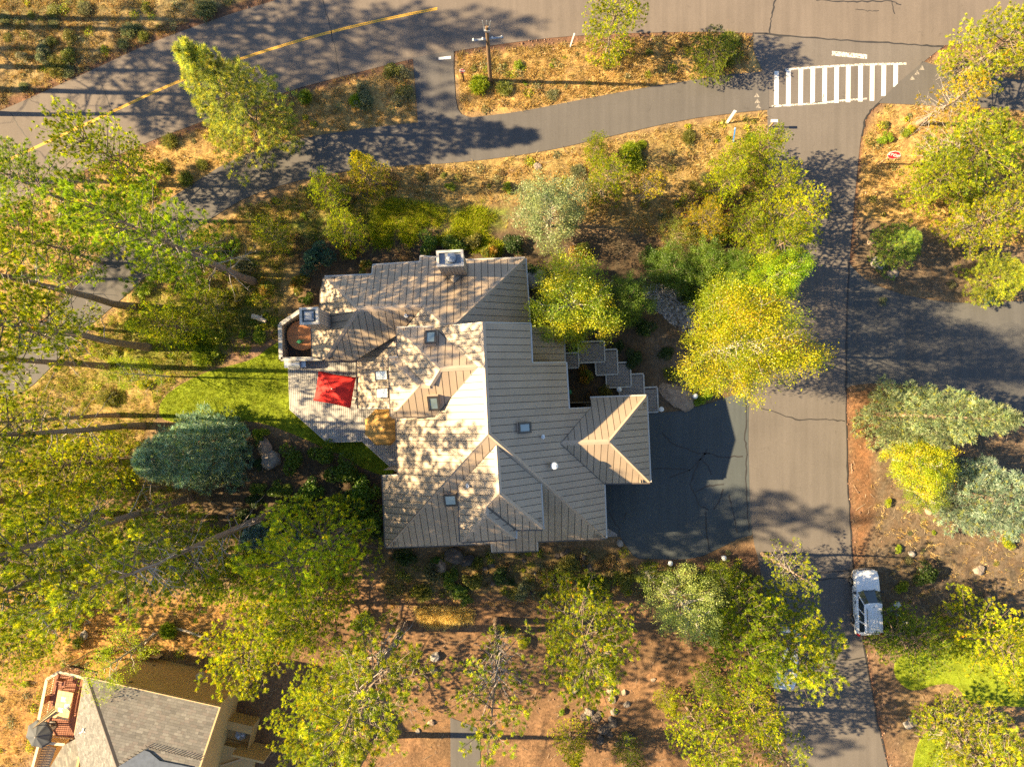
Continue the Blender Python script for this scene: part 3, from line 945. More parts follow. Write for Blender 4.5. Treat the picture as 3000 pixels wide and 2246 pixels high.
mb = MB(); mb.tube([(-.36,-.36,.98),(.36,-.36,.98)],.018,8); mb.build('lid_handle', M['silver'], gr)
for sx in (-1,1):
    mb = MB(); mb.box(min(sx*.43,sx*.8),-.27,.76,max(sx*.43,sx*.8),.27,.81); mb.build('side_shelf', M['silver'], gr)

# parasols
M['red_cloth'] = mat_plain('red_canvas', (0.62,0.035,0.03), .75, .06, 5, 0, .2)
M['tan_cloth'] = mat_plain('tan_canvas', (0.46,0.27,0.085), .8, .08, 5, 0, .2)
M['black_cloth'] = mat_plain('charcoal_canvas', (0.05,0.055,0.06), .8, .1, 5)
M['stripe_cloth'] = mat_plain('sage_canvas', (0.30,0.28,0.16), .8, .1, 5)
M['pole'] = mat_plain('bronze_pole', (0.10,0.08,0.06), .5)
M['pale_pole'] = mat_plain('pale_pole', (0.5,0.48,0.44), .5)
def parasol(name, base_z, corners, apex, label, cloth, vent=True):
    c0 = Vector((apex.x, apex.y, base_z)); o = empty(name, c0)
    tag(o, label, 'umbrella')
    A = apex - c0; C = [c - c0 for c in corners]
    n = len(C); V=[]; F=[]; K=10; L=6
    for i in range(n):
        p, q = C[i], C[(i+1) % n]
        b = len(V)
        for r in range(L+1):
            t = r/L
            for k in range(K+1):
                s = k/K
                e = p.lerp(q, s)
                sag = .10*math.sin(math.pi*s)*t*(p-q).length/2
                edge = e.lerp((p+q)/2*1.0, .0)
                pt = A.lerp(edge, t)
                pull = ((p+q)/2 - Vector((0,0,0))); pull.z = 0
                pt = pt - Vector((0,0,1))*sag*.8 - (pull.normalized() if pull.length else pull)*sag*.35
                V.append(pt)
        for r in range(L):
            for k in range(K):
                a_ = b + r*(K+1)+k
                F.append((a_, a_+1, a_+K+2, a_+K+1))
    mb = MB(); mb.add(V, F)
    can = mb.build('canopy', M[cloth], o, True)
    s = can.modifiers.new('thickness','SOLIDIFY'); s.thickness = .012
    mb = MB(); mb.tube([(0,0,0),(0,0,A.z)], .025, 10); mb.build('pole', M['pale_pole'], o)
    mb = MB(); mb.lathe([(.02,-.02),(.045,.03),(.05,.07),(.02,.12)], 10, A); mb.build('finial', M['pale_pole'], o)
    mb = MB(); mb.lathe([(.32,0),(.32,.05),(.1,.09),(.05,.2)], 20); mb.build('stand', M['pole'], o)
    for c in C:
        mb = MB(); mb.beam(A + Vector((0,0,-.08)), c + Vector((0,0,-.05)), .025, .02); mb.build('rib', M['pole'], o)
    if vent:
        mb = MB(); k = .17
        vs_ = [A + Vector((0,0,.05))] + [A.lerp(c, k) + Vector((0,0,.05)) for c in C]
        mb.add(vs_, [(0, i+1, (i+1) % n + 1) for i in range(n)])
        v = mb.build('vent_flap', M[cloth], o)
        s = v.modifiers.new('thickness','SOLIDIFY'); s.thickness = .012
    return o
parasol('parasol', dz, [G(933,1086,2.85),G(1043,1105,2.85),G(1027,1196,2.85),G(918.5,1173,2.85)], G(973,1139,3.45), 'open red rectangular parasol on the grey deck', 'red_cloth')
oc = G(1121,1251,2.9)
parasol('parasol', dz, [Vector((oc.x+1.42*math.cos(a), oc.y+1.42*math.sin(a), 2.75)) for a in [math.radians(22.5+45*k) for k in range(8)]], G(1121,1251,3.4), 'open tan eight sided parasol tucked beside the house wall', 'tan_cloth')
# a chair by the red parasol
def chair(loc, rz, label, mat, name='patio_chair'):
    o = empty(name, loc, rz); tag(o, label, 'chair')
    mb = MB(); mb.box(-.25,-.25,.40,.25,.25,.45); mb.build('seat', M[mat], o)
    mb = MB(); mb.box(-.25,-.29,.46,.25,-.24,.92); mb.build('backrest', M[mat], o)
    for sx in (-1,1):
        for sy in (-1,1):
            mb = MB(); mb.tube([(sx*.23,sy*.23,0),(sx*.22,sy*.22,.4)],.018,6); mb.build('leg', M['pole'], o)
        mb = MB(); mb.beam((sx*.27,-.26,.64),(sx*.27,.22,.64),.05,.03); mb.build('armrest', M[mat], o)
    return o
chair(G(1040,1172,dz), 1.3, 'pale patio chair half hidden beneath the red parasol', 'trim')

# stepped brick walk to the front door
M['paver'] = mat_plain('grey_brick_paver', (0.29,0.255,0.23), .85, .2, 5, 0, .3, .2, 30)
M['kerb'] = mat_plain('concrete_edging', (0.42,0.40,0.37), .8, .12, 5)
tiers = [((1653,1034),(1695,1077),.75,'top landing'),((1695,1000),(1771,1061),.63,''),((1745,1024),(1809,1097),.51,''),((1776,1062),(1848,1134),.39,''),((1815,1096),(1887,1180),.27,''),((1887,1134),(1927,1207),.15,'')]
walk = empty('brick_walk'); tag(walk, 'stepped walk of grey brick landings between driveway and front door', 'walk')
for (x0,y0),(x1,y1),z,_ in tiers:
    c = G((x0+x1)/2,(y0+y1)/2,z); hx = (x1-x0)/2*S*(1-z/52); hy = (y1-y0)/2*S*(1-z/52)
    def at(u, v): return c + EA*u + NO*v
    mb = MB(); mb.prism([(p.x,p.y) for p in (at(-hx,-hy),at(hx,-hy),at(hx,hy),at(-hx,hy))], -.05, z-.035)
    t = mb.build('landing', M['deck_under'], walk)
    mb = MB(); L, Wd = .215, .108; r = 0; y = -hy+.1
    while y + Wd < hy-.08:
        x = -hx+.1 - (L/2 if r % 2 else 0)
        while x < hx-.1:
            xa, xb = max(x,-hx+.1), min(x+L-.022, hx-.1)
            if xb-xa > .03:
                dzr = random.uniform(-.004,.004)
                q = [at(xa,y),at(xb,y),at(xb,y+Wd-.022),at(xa,y+Wd-.022)]
                mb.prism([(p.x,p.y) for p in q], z-.04, z-.002+dzr)
            x += L
        y += Wd; r += 1
    tag(mb.build('bricks', M['paver'], t), kind='stuff')
    for a_, b_ in (((-hx,-hy),(hx,-hy)),((hx,-hy+.05),(hx,hy-.05)),((hx,hy),(-hx,hy)),((-hx,hy-.05),(-hx,-hy+.05))):
        mb = MB(); mb.beam(at(*a_)+Vector((0,0,-.06)), at(*b_)+Vector((0,0,-.06)), .12, .13); mb.build('edging', M['kerb'], t)
# brick apron by the garage corner
ap = [(1775,1545),(1790,1552),(1806,1562),(1813,1571),(1776,1572)]
pa = empty('paved_corner'); tag(pa, 'small triangle of grey brick paving at the south corner of the garage', 'paving')
pp = G2(ap, .05)
mb = MB(); mb.prism([(p.x,p.y) for p in pp], -.02, .035); mb.build('bed', M['deck_under'], pa)
flat_boards(pa, [p+Vector((0,0,-.01)) for p in pp], TH, .12, .012, .02, M['paver'], 'brick_row')

# path lights (little white lantern posts)
def path_light(px, py, label, g='white path lights'):
    o = empty('path_light', G(px, py, 0)); tag(o, label, 'path light', g)
    mb = MB(); mb.tube([(0,0,0),(0,0,.45)], .03, 8); mb.build('post', M['white_metal'], o)
    mb = MB(); mb.box(-.12,-.12,.45,.12,.12,.68); mb.build('lantern', M['white_metal'], o)
    mb = MB(); mb.lathe([(.2,.68),(.19,.71),(.03,.80)], 10); mb.build('cap', M['white_metal'], o)
path_light(1932,1198,'white lantern post where the brick walk meets the driveway')
path_light(1810,1141,'white lantern post beside the orange leaved maple and brick landing')
path_light(1958,1643,'white lantern at the south edge of the dark driveway')
path_light(2113,1628,'white lantern under the bushes at the driveway mouth')
path_light(2030,1160,'white lantern half hidden beneath the yellow tree near the big boulder')

# ------------------------------------------------------------------ neighbour house, south west
M['shingle'] = mat_vcol('asphalt_shingle', .95, 12, .9, 1.1, 0)
M['shingle_felt'] = mat_plain('shingle_felt', (.10,.092,.082), .95)
M['tan_siding'] = mat_plain('tan_painted_siding', (0.50,0.33,0.13), .75, .07, 1.2)
M['tan_trim'] = mat_plain('tan_trim', (0.52,0.36,0.19), .7, .08)
M['rail'] = mat_plain('cream_railing', (0.62,0.47,0.30), .7, .06)
M['red_deck'] = mat_plain('red_brown_deck', (0.26,0.115,0.075), .75, .12, 5, 0, .3, 0, 40, .12)
M['dark_glass'] = mat_glass('dark_window', (0.03,0.03,0.03), .05)
NB = empty('house'); tag(NB, 'tan neighbouring house with grey shingle roof cut by the bottom left edge', 'house')
nE = Vector((272,-63,0)).normalized(); nE = Vector((math.cos(math.radians(-13)), math.sin(math.radians(-13)), 0)); nN = Vector((-nE.y, nE.x, 0))
def wall(parent, p, q, z0, z1, t=.16, boards=True, mat='tan_siding', pitch=.2, z1b=None):
    """wall from p to q, outside face to the left of p->q"""
    p = Vector((p.x,p.y,0)); q = Vector((q.x,q.y,0)); d = (q-p).normalized(); nrm = Vector((-d.y,d.x,0))
    z1b = z1 if z1b is None else z1b
    mb = MB(); up = Vector((0,0,1))
    a_, b_, c_, e_ = p+up*z0, q+up*z0, q+up*z1b, p+up*z1
    mb.slab([a_,b_,c_,e_], nrm, -t, 0)
    w = mb.build('wall', M[mat], parent)
    if boards:
        k = 0; z = z0
        mb = MB()
        zz = min(z1, z1b)
        while z < zz - .02:
            zt = min(z+pitch, zz)
            mb.add([p+up*z+nrm*.03, q+up*z+nrm*.03, q+up*zt+nrm*.006, p+up*zt+nrm*.006, p+up*z, q+up*z],[(0,1,2,3),(4,5,1,0)])
            z += pitch
        o = mb.build('siding_boards', M[mat], w, fixn=False); tag(o, kind='stuff')
    return w
NEc = G(706,1990); NWc = NEc - nE*7.9
EAVE = 5.5
# north and east walls (outside = left of direction)
wall(NB, NEc, NWc, 0, 5.4)
SEc = NEc - nN*9.0
wall(NB, SEc, NEc, 0, 5.4)
wall(NB, NWc, NWc - nN*9, 0, 5.4)
for z_ in (0,):
    mb = MB(); mb.beam(NEc+Vector((0,0,0)), NEc+Vector((0,0,5.4)), .16, .16, nN); mb.build('corner_board', M['tan_trim'], NB)
# vents and lights on the north wall
for u, z, s in ((-6.3,4.2,.16),(-4.55,4.95,.24),(-1.6,1.0,.14),(-6.2,1.2,.12)):
    c = NEc + nE*u + nN*.08 + Vector((0,0,z)); mb = MB(); mb.box(c.x-s,c.y-.06,c.z-s*.7,c.x+s,c.y+.1,c.z+s*.7); mb.build('wall_vent', M['gutter'], NB)
mb = MB()
for u in (-2.6,-2.1): mb.beam(NEc+nE*u+Vector((0,0,1.7)), NEc+nE*u+nN*.55+Vector((0,0,1.7)), .05,.05)
mb.box(NEc.x-2.35*nE.x-.18, NEc.y-2.35*nE.y+.35, 1.6, NEc.x-2.35*nE.x+.22, NEc.y-2.35*nE.y+.7, 2.1)
mb.build('meter_bracket', M['trim'], NB)
# main roof plane rising to the south, hipped to the west
class NP(Plane): pass
rn = G(643.5,2072,EAVE)
PNR = Plane(nN, rn, .5); _h1 = PNR.at(255,1985); _h2 = PNR.at(346,2243); PNW = Plane(-nE, _h1, (_h2.z-_h1.z)/max(.2,(_h2-_h1).dot(nE)))
def shingle_plane(parent, pl, pix, cw=.36, ch=.17, pal=((.165,.157,.148),(.145,.138,.13),(.19,.181,.168),(.165,.148,.138)), ztop=None, lift=0):
    pts = [pl.at(x,y)+Vector((0,0,lift)) for x,y in pix]; O = pts[0]
    mb = MB(); mb.slab(pts, pl.n, -.18, 0); dk = mb.build('roof_slope', M['shingle_felt'], parent)
    p2 = [((p-O).dot(pl.a),(p-O).dot(pl.g)) for p in pts]
    V=[];F=[];C=[]
    smin=min(p[0] for p in p2); smax=max(p[0] for p in p2); tmin=min(p[1] for p in p2); tmax=max(p[1] for p in p2)
    t = tmin; row = 0
    while t < tmax:
        band = [(b,a_) for a_,b in p2]
        band = clip_strip(band, t+.004, t+ch-.004)
        if len(band) >= 3:
            band2 = [(b,a_) for a_,b in band]
            s = smin - (cw/2 if row%2 else 0) - random.uniform(0,.1)
            while s < smax:
                wv = cw*random.choice((.6,.8,1,1.2))
                q = clip_strip(band2, s+.003, s+wv-.003)
                s += wv
                if len(q)>=3 and area2(q)>.002:
                    hgt = random.uniform(.0,.001); c = random.choice(pal); j = random.uniform(.85,1.15)
                    b0=len(V)
                    for a_,bb in q:
                        tt=(bb-t)/ch
                        V.append(O+pl.a*a_+pl.g*bb+pl.n*(.006)); C.append([x*j for x in c])
                    n=len(q)
                    for i in range(1,n-1): F.append((b0,b0+i,b0+i+1))
                    for i in range(n):
                        V.append(O+pl.a*q[i][0]+pl.g*q[i][1]); C.append([x*j for x in c])
                    for i in range(n):
                        k=(i+1)%n; F.append((b0+i,b0+n+i,b0+n+k)); F.append((b0+i,b0+n+k,b0+k))
        t += ch; row += 1
    me = tri_mesh('shingles', [tuple(v) for v in V], F, np.array(C), M['shingle'])
    bm=bmesh.new(); bm.from_mesh(me); bmesh.ops.recalc_face_normals(bm,faces=bm.faces); bm.to_mesh(me); bm.free()
    tag(mk('shingles', me, dk), kind='stuff')
    return dk
shingle_plane(NB, PNR, [(643.5,2072),(255,1985),(346,2243),(352,2290),(570,2290)])
shingle_plane(NB, PNW, [(255,1985),(246,1988),(218,2152),(236,2243),(240,2290),(365,2290),(346,2243)], .24, .15, ((.15,.145,.135),(.13,.125,.117),(.17,.163,.152)))
PNS = Plane(Vector((-nE.x-nN.x*.4, -nE.y-nN.y*.4,0)).normalized(), G(200,2170,4.3), .3)
shingle_plane(NB, PNS, [(220,2164),(185,2183),(147,2246),(130,2290),(245,2290),(238,2243)], .34, .17, ((.15,.14,.12),(.125,.117,.102),(.18,.168,.142)))
mb = MB(); mb.cap(PNR.at(255,1985)+Vector((0,0,.06)), PNR.at(349,2262)+Vector((0,0,.06)), .3, .1); mb.build('ridge_cap', M['gutter'], NB)
for a_, b_ in (((643.5,2072),(255,1985)),((643.5,2072),(574,2280))):
    mb = MB(); mb.beam(PNR.at(*a_)+Vector((0,0,-.12)), PNR.at(*b_)+Vector((0,0,-.12)), .1, .24); mb.build('fascia', M['tan_trim'], NB)
mb = MB(); mb.beam(PNW.at(247,1988)+Vector((0,0,-.1)), PNW.at(218,2152)+Vector((0,0,-.1)), .12, .14); mb.build('gutter', M['tan_trim'], NB)
# blue grey metal valley roof and snow guards at the bottom edge
M['blue_metal'] = mat_plain('dark_blue_roofing', (0.10,0.12,0.16), .4, .15, 4)
mb = MB(); q = [PNR.at(x,y)+Vector((0,0,.06)) for x,y in ((350,2242),(425,2195),(440,2200),(470,2226),(560,2244),(575,2290),(350,2290))]
mb.slab(q, PNR.n, 0, .05); mb.build('metal_valley', M['blue_metal'], NB)
for i in range(7):
    t = i/6; c = PNR.at(356+t*64, 2238-t*42); mb = MB(); mb.beam(c, c+PNR.n*.16+Vector((-.05,.12,.05)), .03,.03); mb.build('snow_guard', M['gutter'], NB)
for i in range(18):
    t = i/17; c = PNR.at(430+t*156, 2188+t*38); mb = MB(); mb.beam(c, c+PNR.n*.10+Vector((-.02,.18,.05)), .03,.03); mb.build('snow_guard', M['gutter'], NB)
mb = MB(); c = PNW.at(243,2141); mb.beam(c+Vector((0,0,.05)), c+Vector((.1,.28,.14)), .09,.03); mb.beam(c+Vector((-.22,-.1,.06)), c+Vector((.1,.06,.12)), .05,.03); mb.beam(c+Vector((.1,.05,.1)), c+Vector((.34,-.08,.08)), .05,.03); mb.build('roof_vane', M['white_metal'], NB)
# upper east wall window
wc = NEc - nN*5.3 + Vector((0,0,3.7))
def Wp(u, v, e): return NEc - nN*u + Vector((0,0,v)) + nE*e
mb = MB(); mb.slab([Wp(3.6,2.9,.03),Wp(6.2,2.9,.03),Wp(6.2,4.7,.03),Wp(3.6,4.7,.03)], nE, 0, .05); wf = mb.build('window', M['dark_glass'], NB)
for a_, b_ in (((3.6,2.9),(6.2,2.9)),((6.2,2.9),(6.2,4.7)),((6.2,4.7),(3.6,4.7)),((3.6,4.7),(3.6,2.9))):
    mb = MB(); mb.beam(Wp(a_[0],a_[1],.1), Wp(b_[0],b_[1],.1), .1,.1, nE); mb.build('frame', M['white_metal'], wf)
# east annex, air conditioner in its screened box
wall(NB, G(712,2170)+nE*2.4, G(712,2170), 0, 2.2)
annex = [G(664,2120),G(664,2120)+nE*2.3,G(664,2120)+nE*2.3-nN*4.2,G(664,2120)-nN*4.2]
mb = MB(); mb.prism([(p.x,p.y) for p in annex], 0, .5); mb.build('annex_base', M['tan_siding'], NB)
box = empty('utility_screen'); tag(box, 'open topped tan plank box holding the air conditioner beside the neighbouring house', 'screen box')
bc = G(716,2128,0)
def Bx(u, v): return bc + nE*u + nN*v
for a_, b_, hh in ((( -.9,.95),(.98,.95),1.35),((.98,.95),(.98,-.8),1.35),((-.98,.95),(-.98,-.8),1.35),((-.98,-.86),(.98,-.86),.5)):
    p, q = Bx(*a_), Bx(*b_)
    n_ = max(3, int((q-p).length/.22))
    for k in range(n_):
        mb = MB(); mb.beam(p.lerp(q,(k+.04)/n_)+Vector((0,0,hh/2)), p.lerp(q,(k+.96)/n_)+Vector((0,0,hh/2)), .05, hh); mb.build('plank', M['tan_siding'], box)
mb = MB(); mb.slab([Bx(-.98,.95)+Vector((0,0,1.38)),Bx(.98,.95)+Vector((0,0,1.38)),Bx(.98,.35)+Vector((0,0,1.38)),Bx(-.98,.35)+Vector((0,0,1.38))], Vector((0,0,1)), 0,.05); mb.build('lid_board', M['tan_siding'], box)
ac = empty('air_conditioner', Bx(.05,-.25), math.radians(-13)); tag(ac, 'grey air conditioner with round fan grille inside the tan box', 'air conditioner')
M['ac_grey'] = mat_plain('ac_enamel', (0.30,0.33,0.34), .5, .1)
mb = MB(); mb.prism([(.36*math.cos(t)*(1.15 if k%2 else 1),.36*math.sin(t)*(1.15 if k%2 else 1)) for k,t in enumerate([2*math.pi*i/16 for i in range(16)])], 0, .75); mb.build('cabinet', M['ac_grey'], ac)
mb = MB()
for r in (.1,.17,.24,.31):
    mb.tube([(r*math.cos(2*math.pi*i/24),r*math.sin(2*math.pi*i/24),.80) for i in range(25)], .008, 4, False)
mb.build('fan_grille', M['silver'], ac)
mb = MB()
for k in range(3):
    t=2*math.pi*k/3; a_=Vector((math.cos(t),math.sin(t),0)); b_=Vector((-a_.y,a_.x,0))
    mb.add([a_*.05+b_*.05+Vector((0,0,.78)),a_*.28+b_*.1+Vector((0,0,.77)),a_*.28-b_*.06+Vector((0,0,.79)),a_*.05-b_*.05+Vector((0,0,.79))],[(0,1,2,3)])
mb.build('fan_blade', M['silver'], ac)
# lower lean-to roof at the bottom edge
mb = MB(); q_=[Wp(4.55,0,.05),Wp(4.55,0,2.5),Wp(9.2,0,2.5),Wp(9.2,0,.05)]; mb.prism([(p.x,p.y) for p in q_], 0, 1.0); mb.build('annex_wall', M['tan_siding'], NB)
mb = MB(); mb.slab([Wp(4.5,1.03,.05),Wp(4.5,1.03,2.6),Wp(9.3,1.03,2.6),Wp(9.3,1.03,.05)], Vector((0,0,1)), 0, .06); mb.build('annex_roof', M['tan_siding'], NB)
mb = MB(); mb.beam(Wp(6.0,1.16,.3), Wp(4.7,1.16,2.5), .12,.1); mb.build('batten', M['tan_trim'], NB)
mb = MB(); mb.beam(Wp(7.2,1.16,.5), Wp(6.6,1.16,2.5), .14,.1); mb.build('batten', M['white_metal'], NB)

# neighbour deck with railing
ND = empty('deck'); tag(ND, 'red brown raised deck with cream railing on the neighbouring house', 'deck')
zd = 2.9
dk = [(172.7,1967),(255,1987),(222,2154),(190,2180),(129,2174),(107.7,2136.5),(137,1989)]
DP = [G(x,y,zd+1.0) for x,y in dk]; DP = [Vector((p.x,p.y,zd)) for p in DP]
mb = MB(); mb.prism([(p.x,p.y) for p in DP], zd-.3, zd-.035); mb.build('deck_frame', M['deck_under'], ND)
flat_boards(ND, [p+Vector((0,0,-.035)) for p in DP], math.radians(-13), .15, .02, .03, M['red_deck'])
for p in (DP[0],DP[4],DP[5],DP[6],DP[2]):
    mb = MB(); mb.beam(Vector((p.x,p.y,0)), Vector((p.x,p.y,zd)), .16,.16, nN); mb.build('support_post', M['rail'], ND)
order = [1,0,6,5,4,3]
for a_, b_ in zip(order[:-1], order[1:]):
    p, q = DP[a_], DP[b_]
    mb = MB(); mb.beam(p+Vector((0,0,1.0)), q+Vector((0,0,1.0)), .2,.05); mb.build('handrail', M['rail'], ND)
    mb = MB(); mb.beam(p+Vector((0,0,.15)), q+Vector((0,0,.15)), .05,.07); mb.build('bottom_rail', M['rail'], ND)
    L = (q-p).length; n_ = int(L/.17)
    for k in range(1, n_):
        c = p.lerp(q, k/n_); mb = MB(); mb.box(c.x-.022,c.y-.022,zd+.15,c.x+.022,c.y+.022,zd+.98); mb.build('baluster', M['rail'], ND)
    mb = MB(); mb.box(p.x-.06,p.y-.06,zd,p.x+.06,p.y+.06,zd+.98); mb.build('rail_post', M['rail'], ND)
# tiled table, closed umbrella, dark umbrella, chairs
M['tile'] = mat_plain('tan_tile', (0.62,0.42,0.20), .5, .06, 3, 0, .5, 0, 40, .07)
tt = empty('patio_table', G(204,2052,zd), math.radians(-11)); tag(tt, 'tan tiled patio table with white place mats on the neighbouring deck', 'table')
mb = MB(); mb.box(-.56,-1.0,.66,.56,1.0,.70); mb.build('tabletop', M['tan_trim'], tt)
for i in range(4):
    for j in range(7):
        mb = MB(); x = -.54+i*.27; y = -.98+j*.28; mb.box(x+.006,y+.006,.70,x+.264,y+.274,.715); mb.build('tile', M['tile'], tt)
for sx in (-.48,.48):
    for sy in (-.9,.9):
        mb = MB(); mb.tube([(sx,sy,0),(sx,sy,.66)],.03,8); mb.build('leg', M['pole'], tt)
for k,(x,y) in enumerate(((-.05,.42),(.28,.0),(-.1,-.35))):
    c = Vector((x,y,.722)); w = tt.matrix_basis @ c
    rz = tt.rotation_euler.z
    w = Vector((tt.location.x + x*math.cos(rz)-y*math.sin(rz), tt.location.y + x*math.sin(rz)+y*math.cos(rz), zd+.718))
    o = empty('place_mat', w, rz); tag(o, ('white place mat nearest the railing end of the tiled table','white place mat at the house side of the tiled table','white place mat beside the folded sage umbrella on the tiled table')[k], 'place mat', 'white place mats')
    mb = MB(); mb.box(-.17,-.16,0,.17,.16,.008); mb.build('mat', M['white_metal'], o)
    mb = MB(); mb.lathe([(.09,.008),(.11,.02),(.12,.03)],16); mb.build('plate', M['white_metal'], o)
cu = empty('closed_umbrella', G(175,2075,zd), 0); tag(cu, 'folded sage green striped umbrella leaning over the tiled table', 'umbrella')
top = Vector((-.55,-.45,2.0)); tip = Vector((.62,.55,1.25))
mb = MB(); mb.tube([(-.7,-.6,0),(-.6,-.5,1.2),top], .03, 8); mb.build('pole', M['pole'], cu)
ax = (tip-top).normalized(); sd = ax.cross(Vector((0,0,1))).normalized(); u2 = sd.cross(ax)
for k in range(10):
    t = 2*math.pi*k/10; dr = sd*math.cos(t)+u2*math.sin(t); t2 = t+.55; dr2 = sd*math.cos(t2)+u2*math.sin(t2)
    mb = MB(); mb.add([top, top+ax*.9+dr*.16, tip+dr*.34, tip+dr2*.2+ax*-.08, top+ax*.8+dr2*.09],[(0,1,4),(1,2,3,4)])
    f = mb.build('folded_panel', M['stripe_cloth' if k%2 else 'tan_trim'], cu); s=f.modifiers.new('thickness','SOLIDIFY'); s.thickness=.01
bu = G(154,2122,zd)
parasol('parasol', zd, [Vector((bu.x+.98*math.cos(a)*1.0, bu.y+1.02*math.sin(a), zd+1.35)) for a in [math.radians(10+45*k) for k in range(8)]], Vector((bu.x,bu.y,zd+1.75)), 'low open charcoal parasol in the corner of the neighbouring deck', 'black_cloth', False)
chair(G(195,1990,zd), 2.9, 'brown chair at the railing end of the tiled table', 'red_deck')
chair(G(168,2035,zd), -1.7, 'brown chair between the railing and the tiled table', 'red_deck')
# tan board fence stepping down from that deck
nf = empty('fence'); tag(nf, 'tan board fence with cream top rail running off the bottom left corner', 'fence')
p, q = G(119,2156,2.2), G(92,2260,2.2)
mb = MB(); mb.beam(p, q, .18,.06); mb.build('top_rail', M['rail'], nf)
n_ = 14
for k in range(n_):
    a_ = p.lerp(q,(k+.04)/n_); b_ = p.lerp(q,(k+.96)/n_)
    mb = MB(); mb.beam(Vector((a_.x,a_.y,1.1)), Vector((b_.x,b_.y,1.1)), .03, 2.1); mb.build('board', M['tan_trim'], nf)
st = empty('landing_deck'); tag(st, 'small tan plank landing below the neighbouring deck railing', 'deck')
lp = G2([(125,2175),(165,2190),(140,2260),(98,2260)], 1.6)
flat_boards(st, lp, math.radians(75), .2, .02, .04, M['tan_trim'])
mb = MB(); mb.prism([(x.x,x.y) for x in lp], 0, 1.58); mb.build('landing_base', M['tan_siding'], st)
# fence by the neighbour's north wall
f2 = empty('fence'); tag(f2, 'orange brown board fence at the north corner of the neighbouring house', 'fence')
for p, q in ((G(437,1917,.9),G(365,1965,.9)),(G(436,1922,.7),G(466,1925,.7))):
    for k in range(8):
        mb = MB(); mb.beam(p.lerp(q,(k+.05)/8)+Vector((0,0,-.35)), p.lerp(q,(k+.95)/8)+Vector((0,0,-.35)), .04, 1.0); mb.build('board', M['tan_trim'], f2)

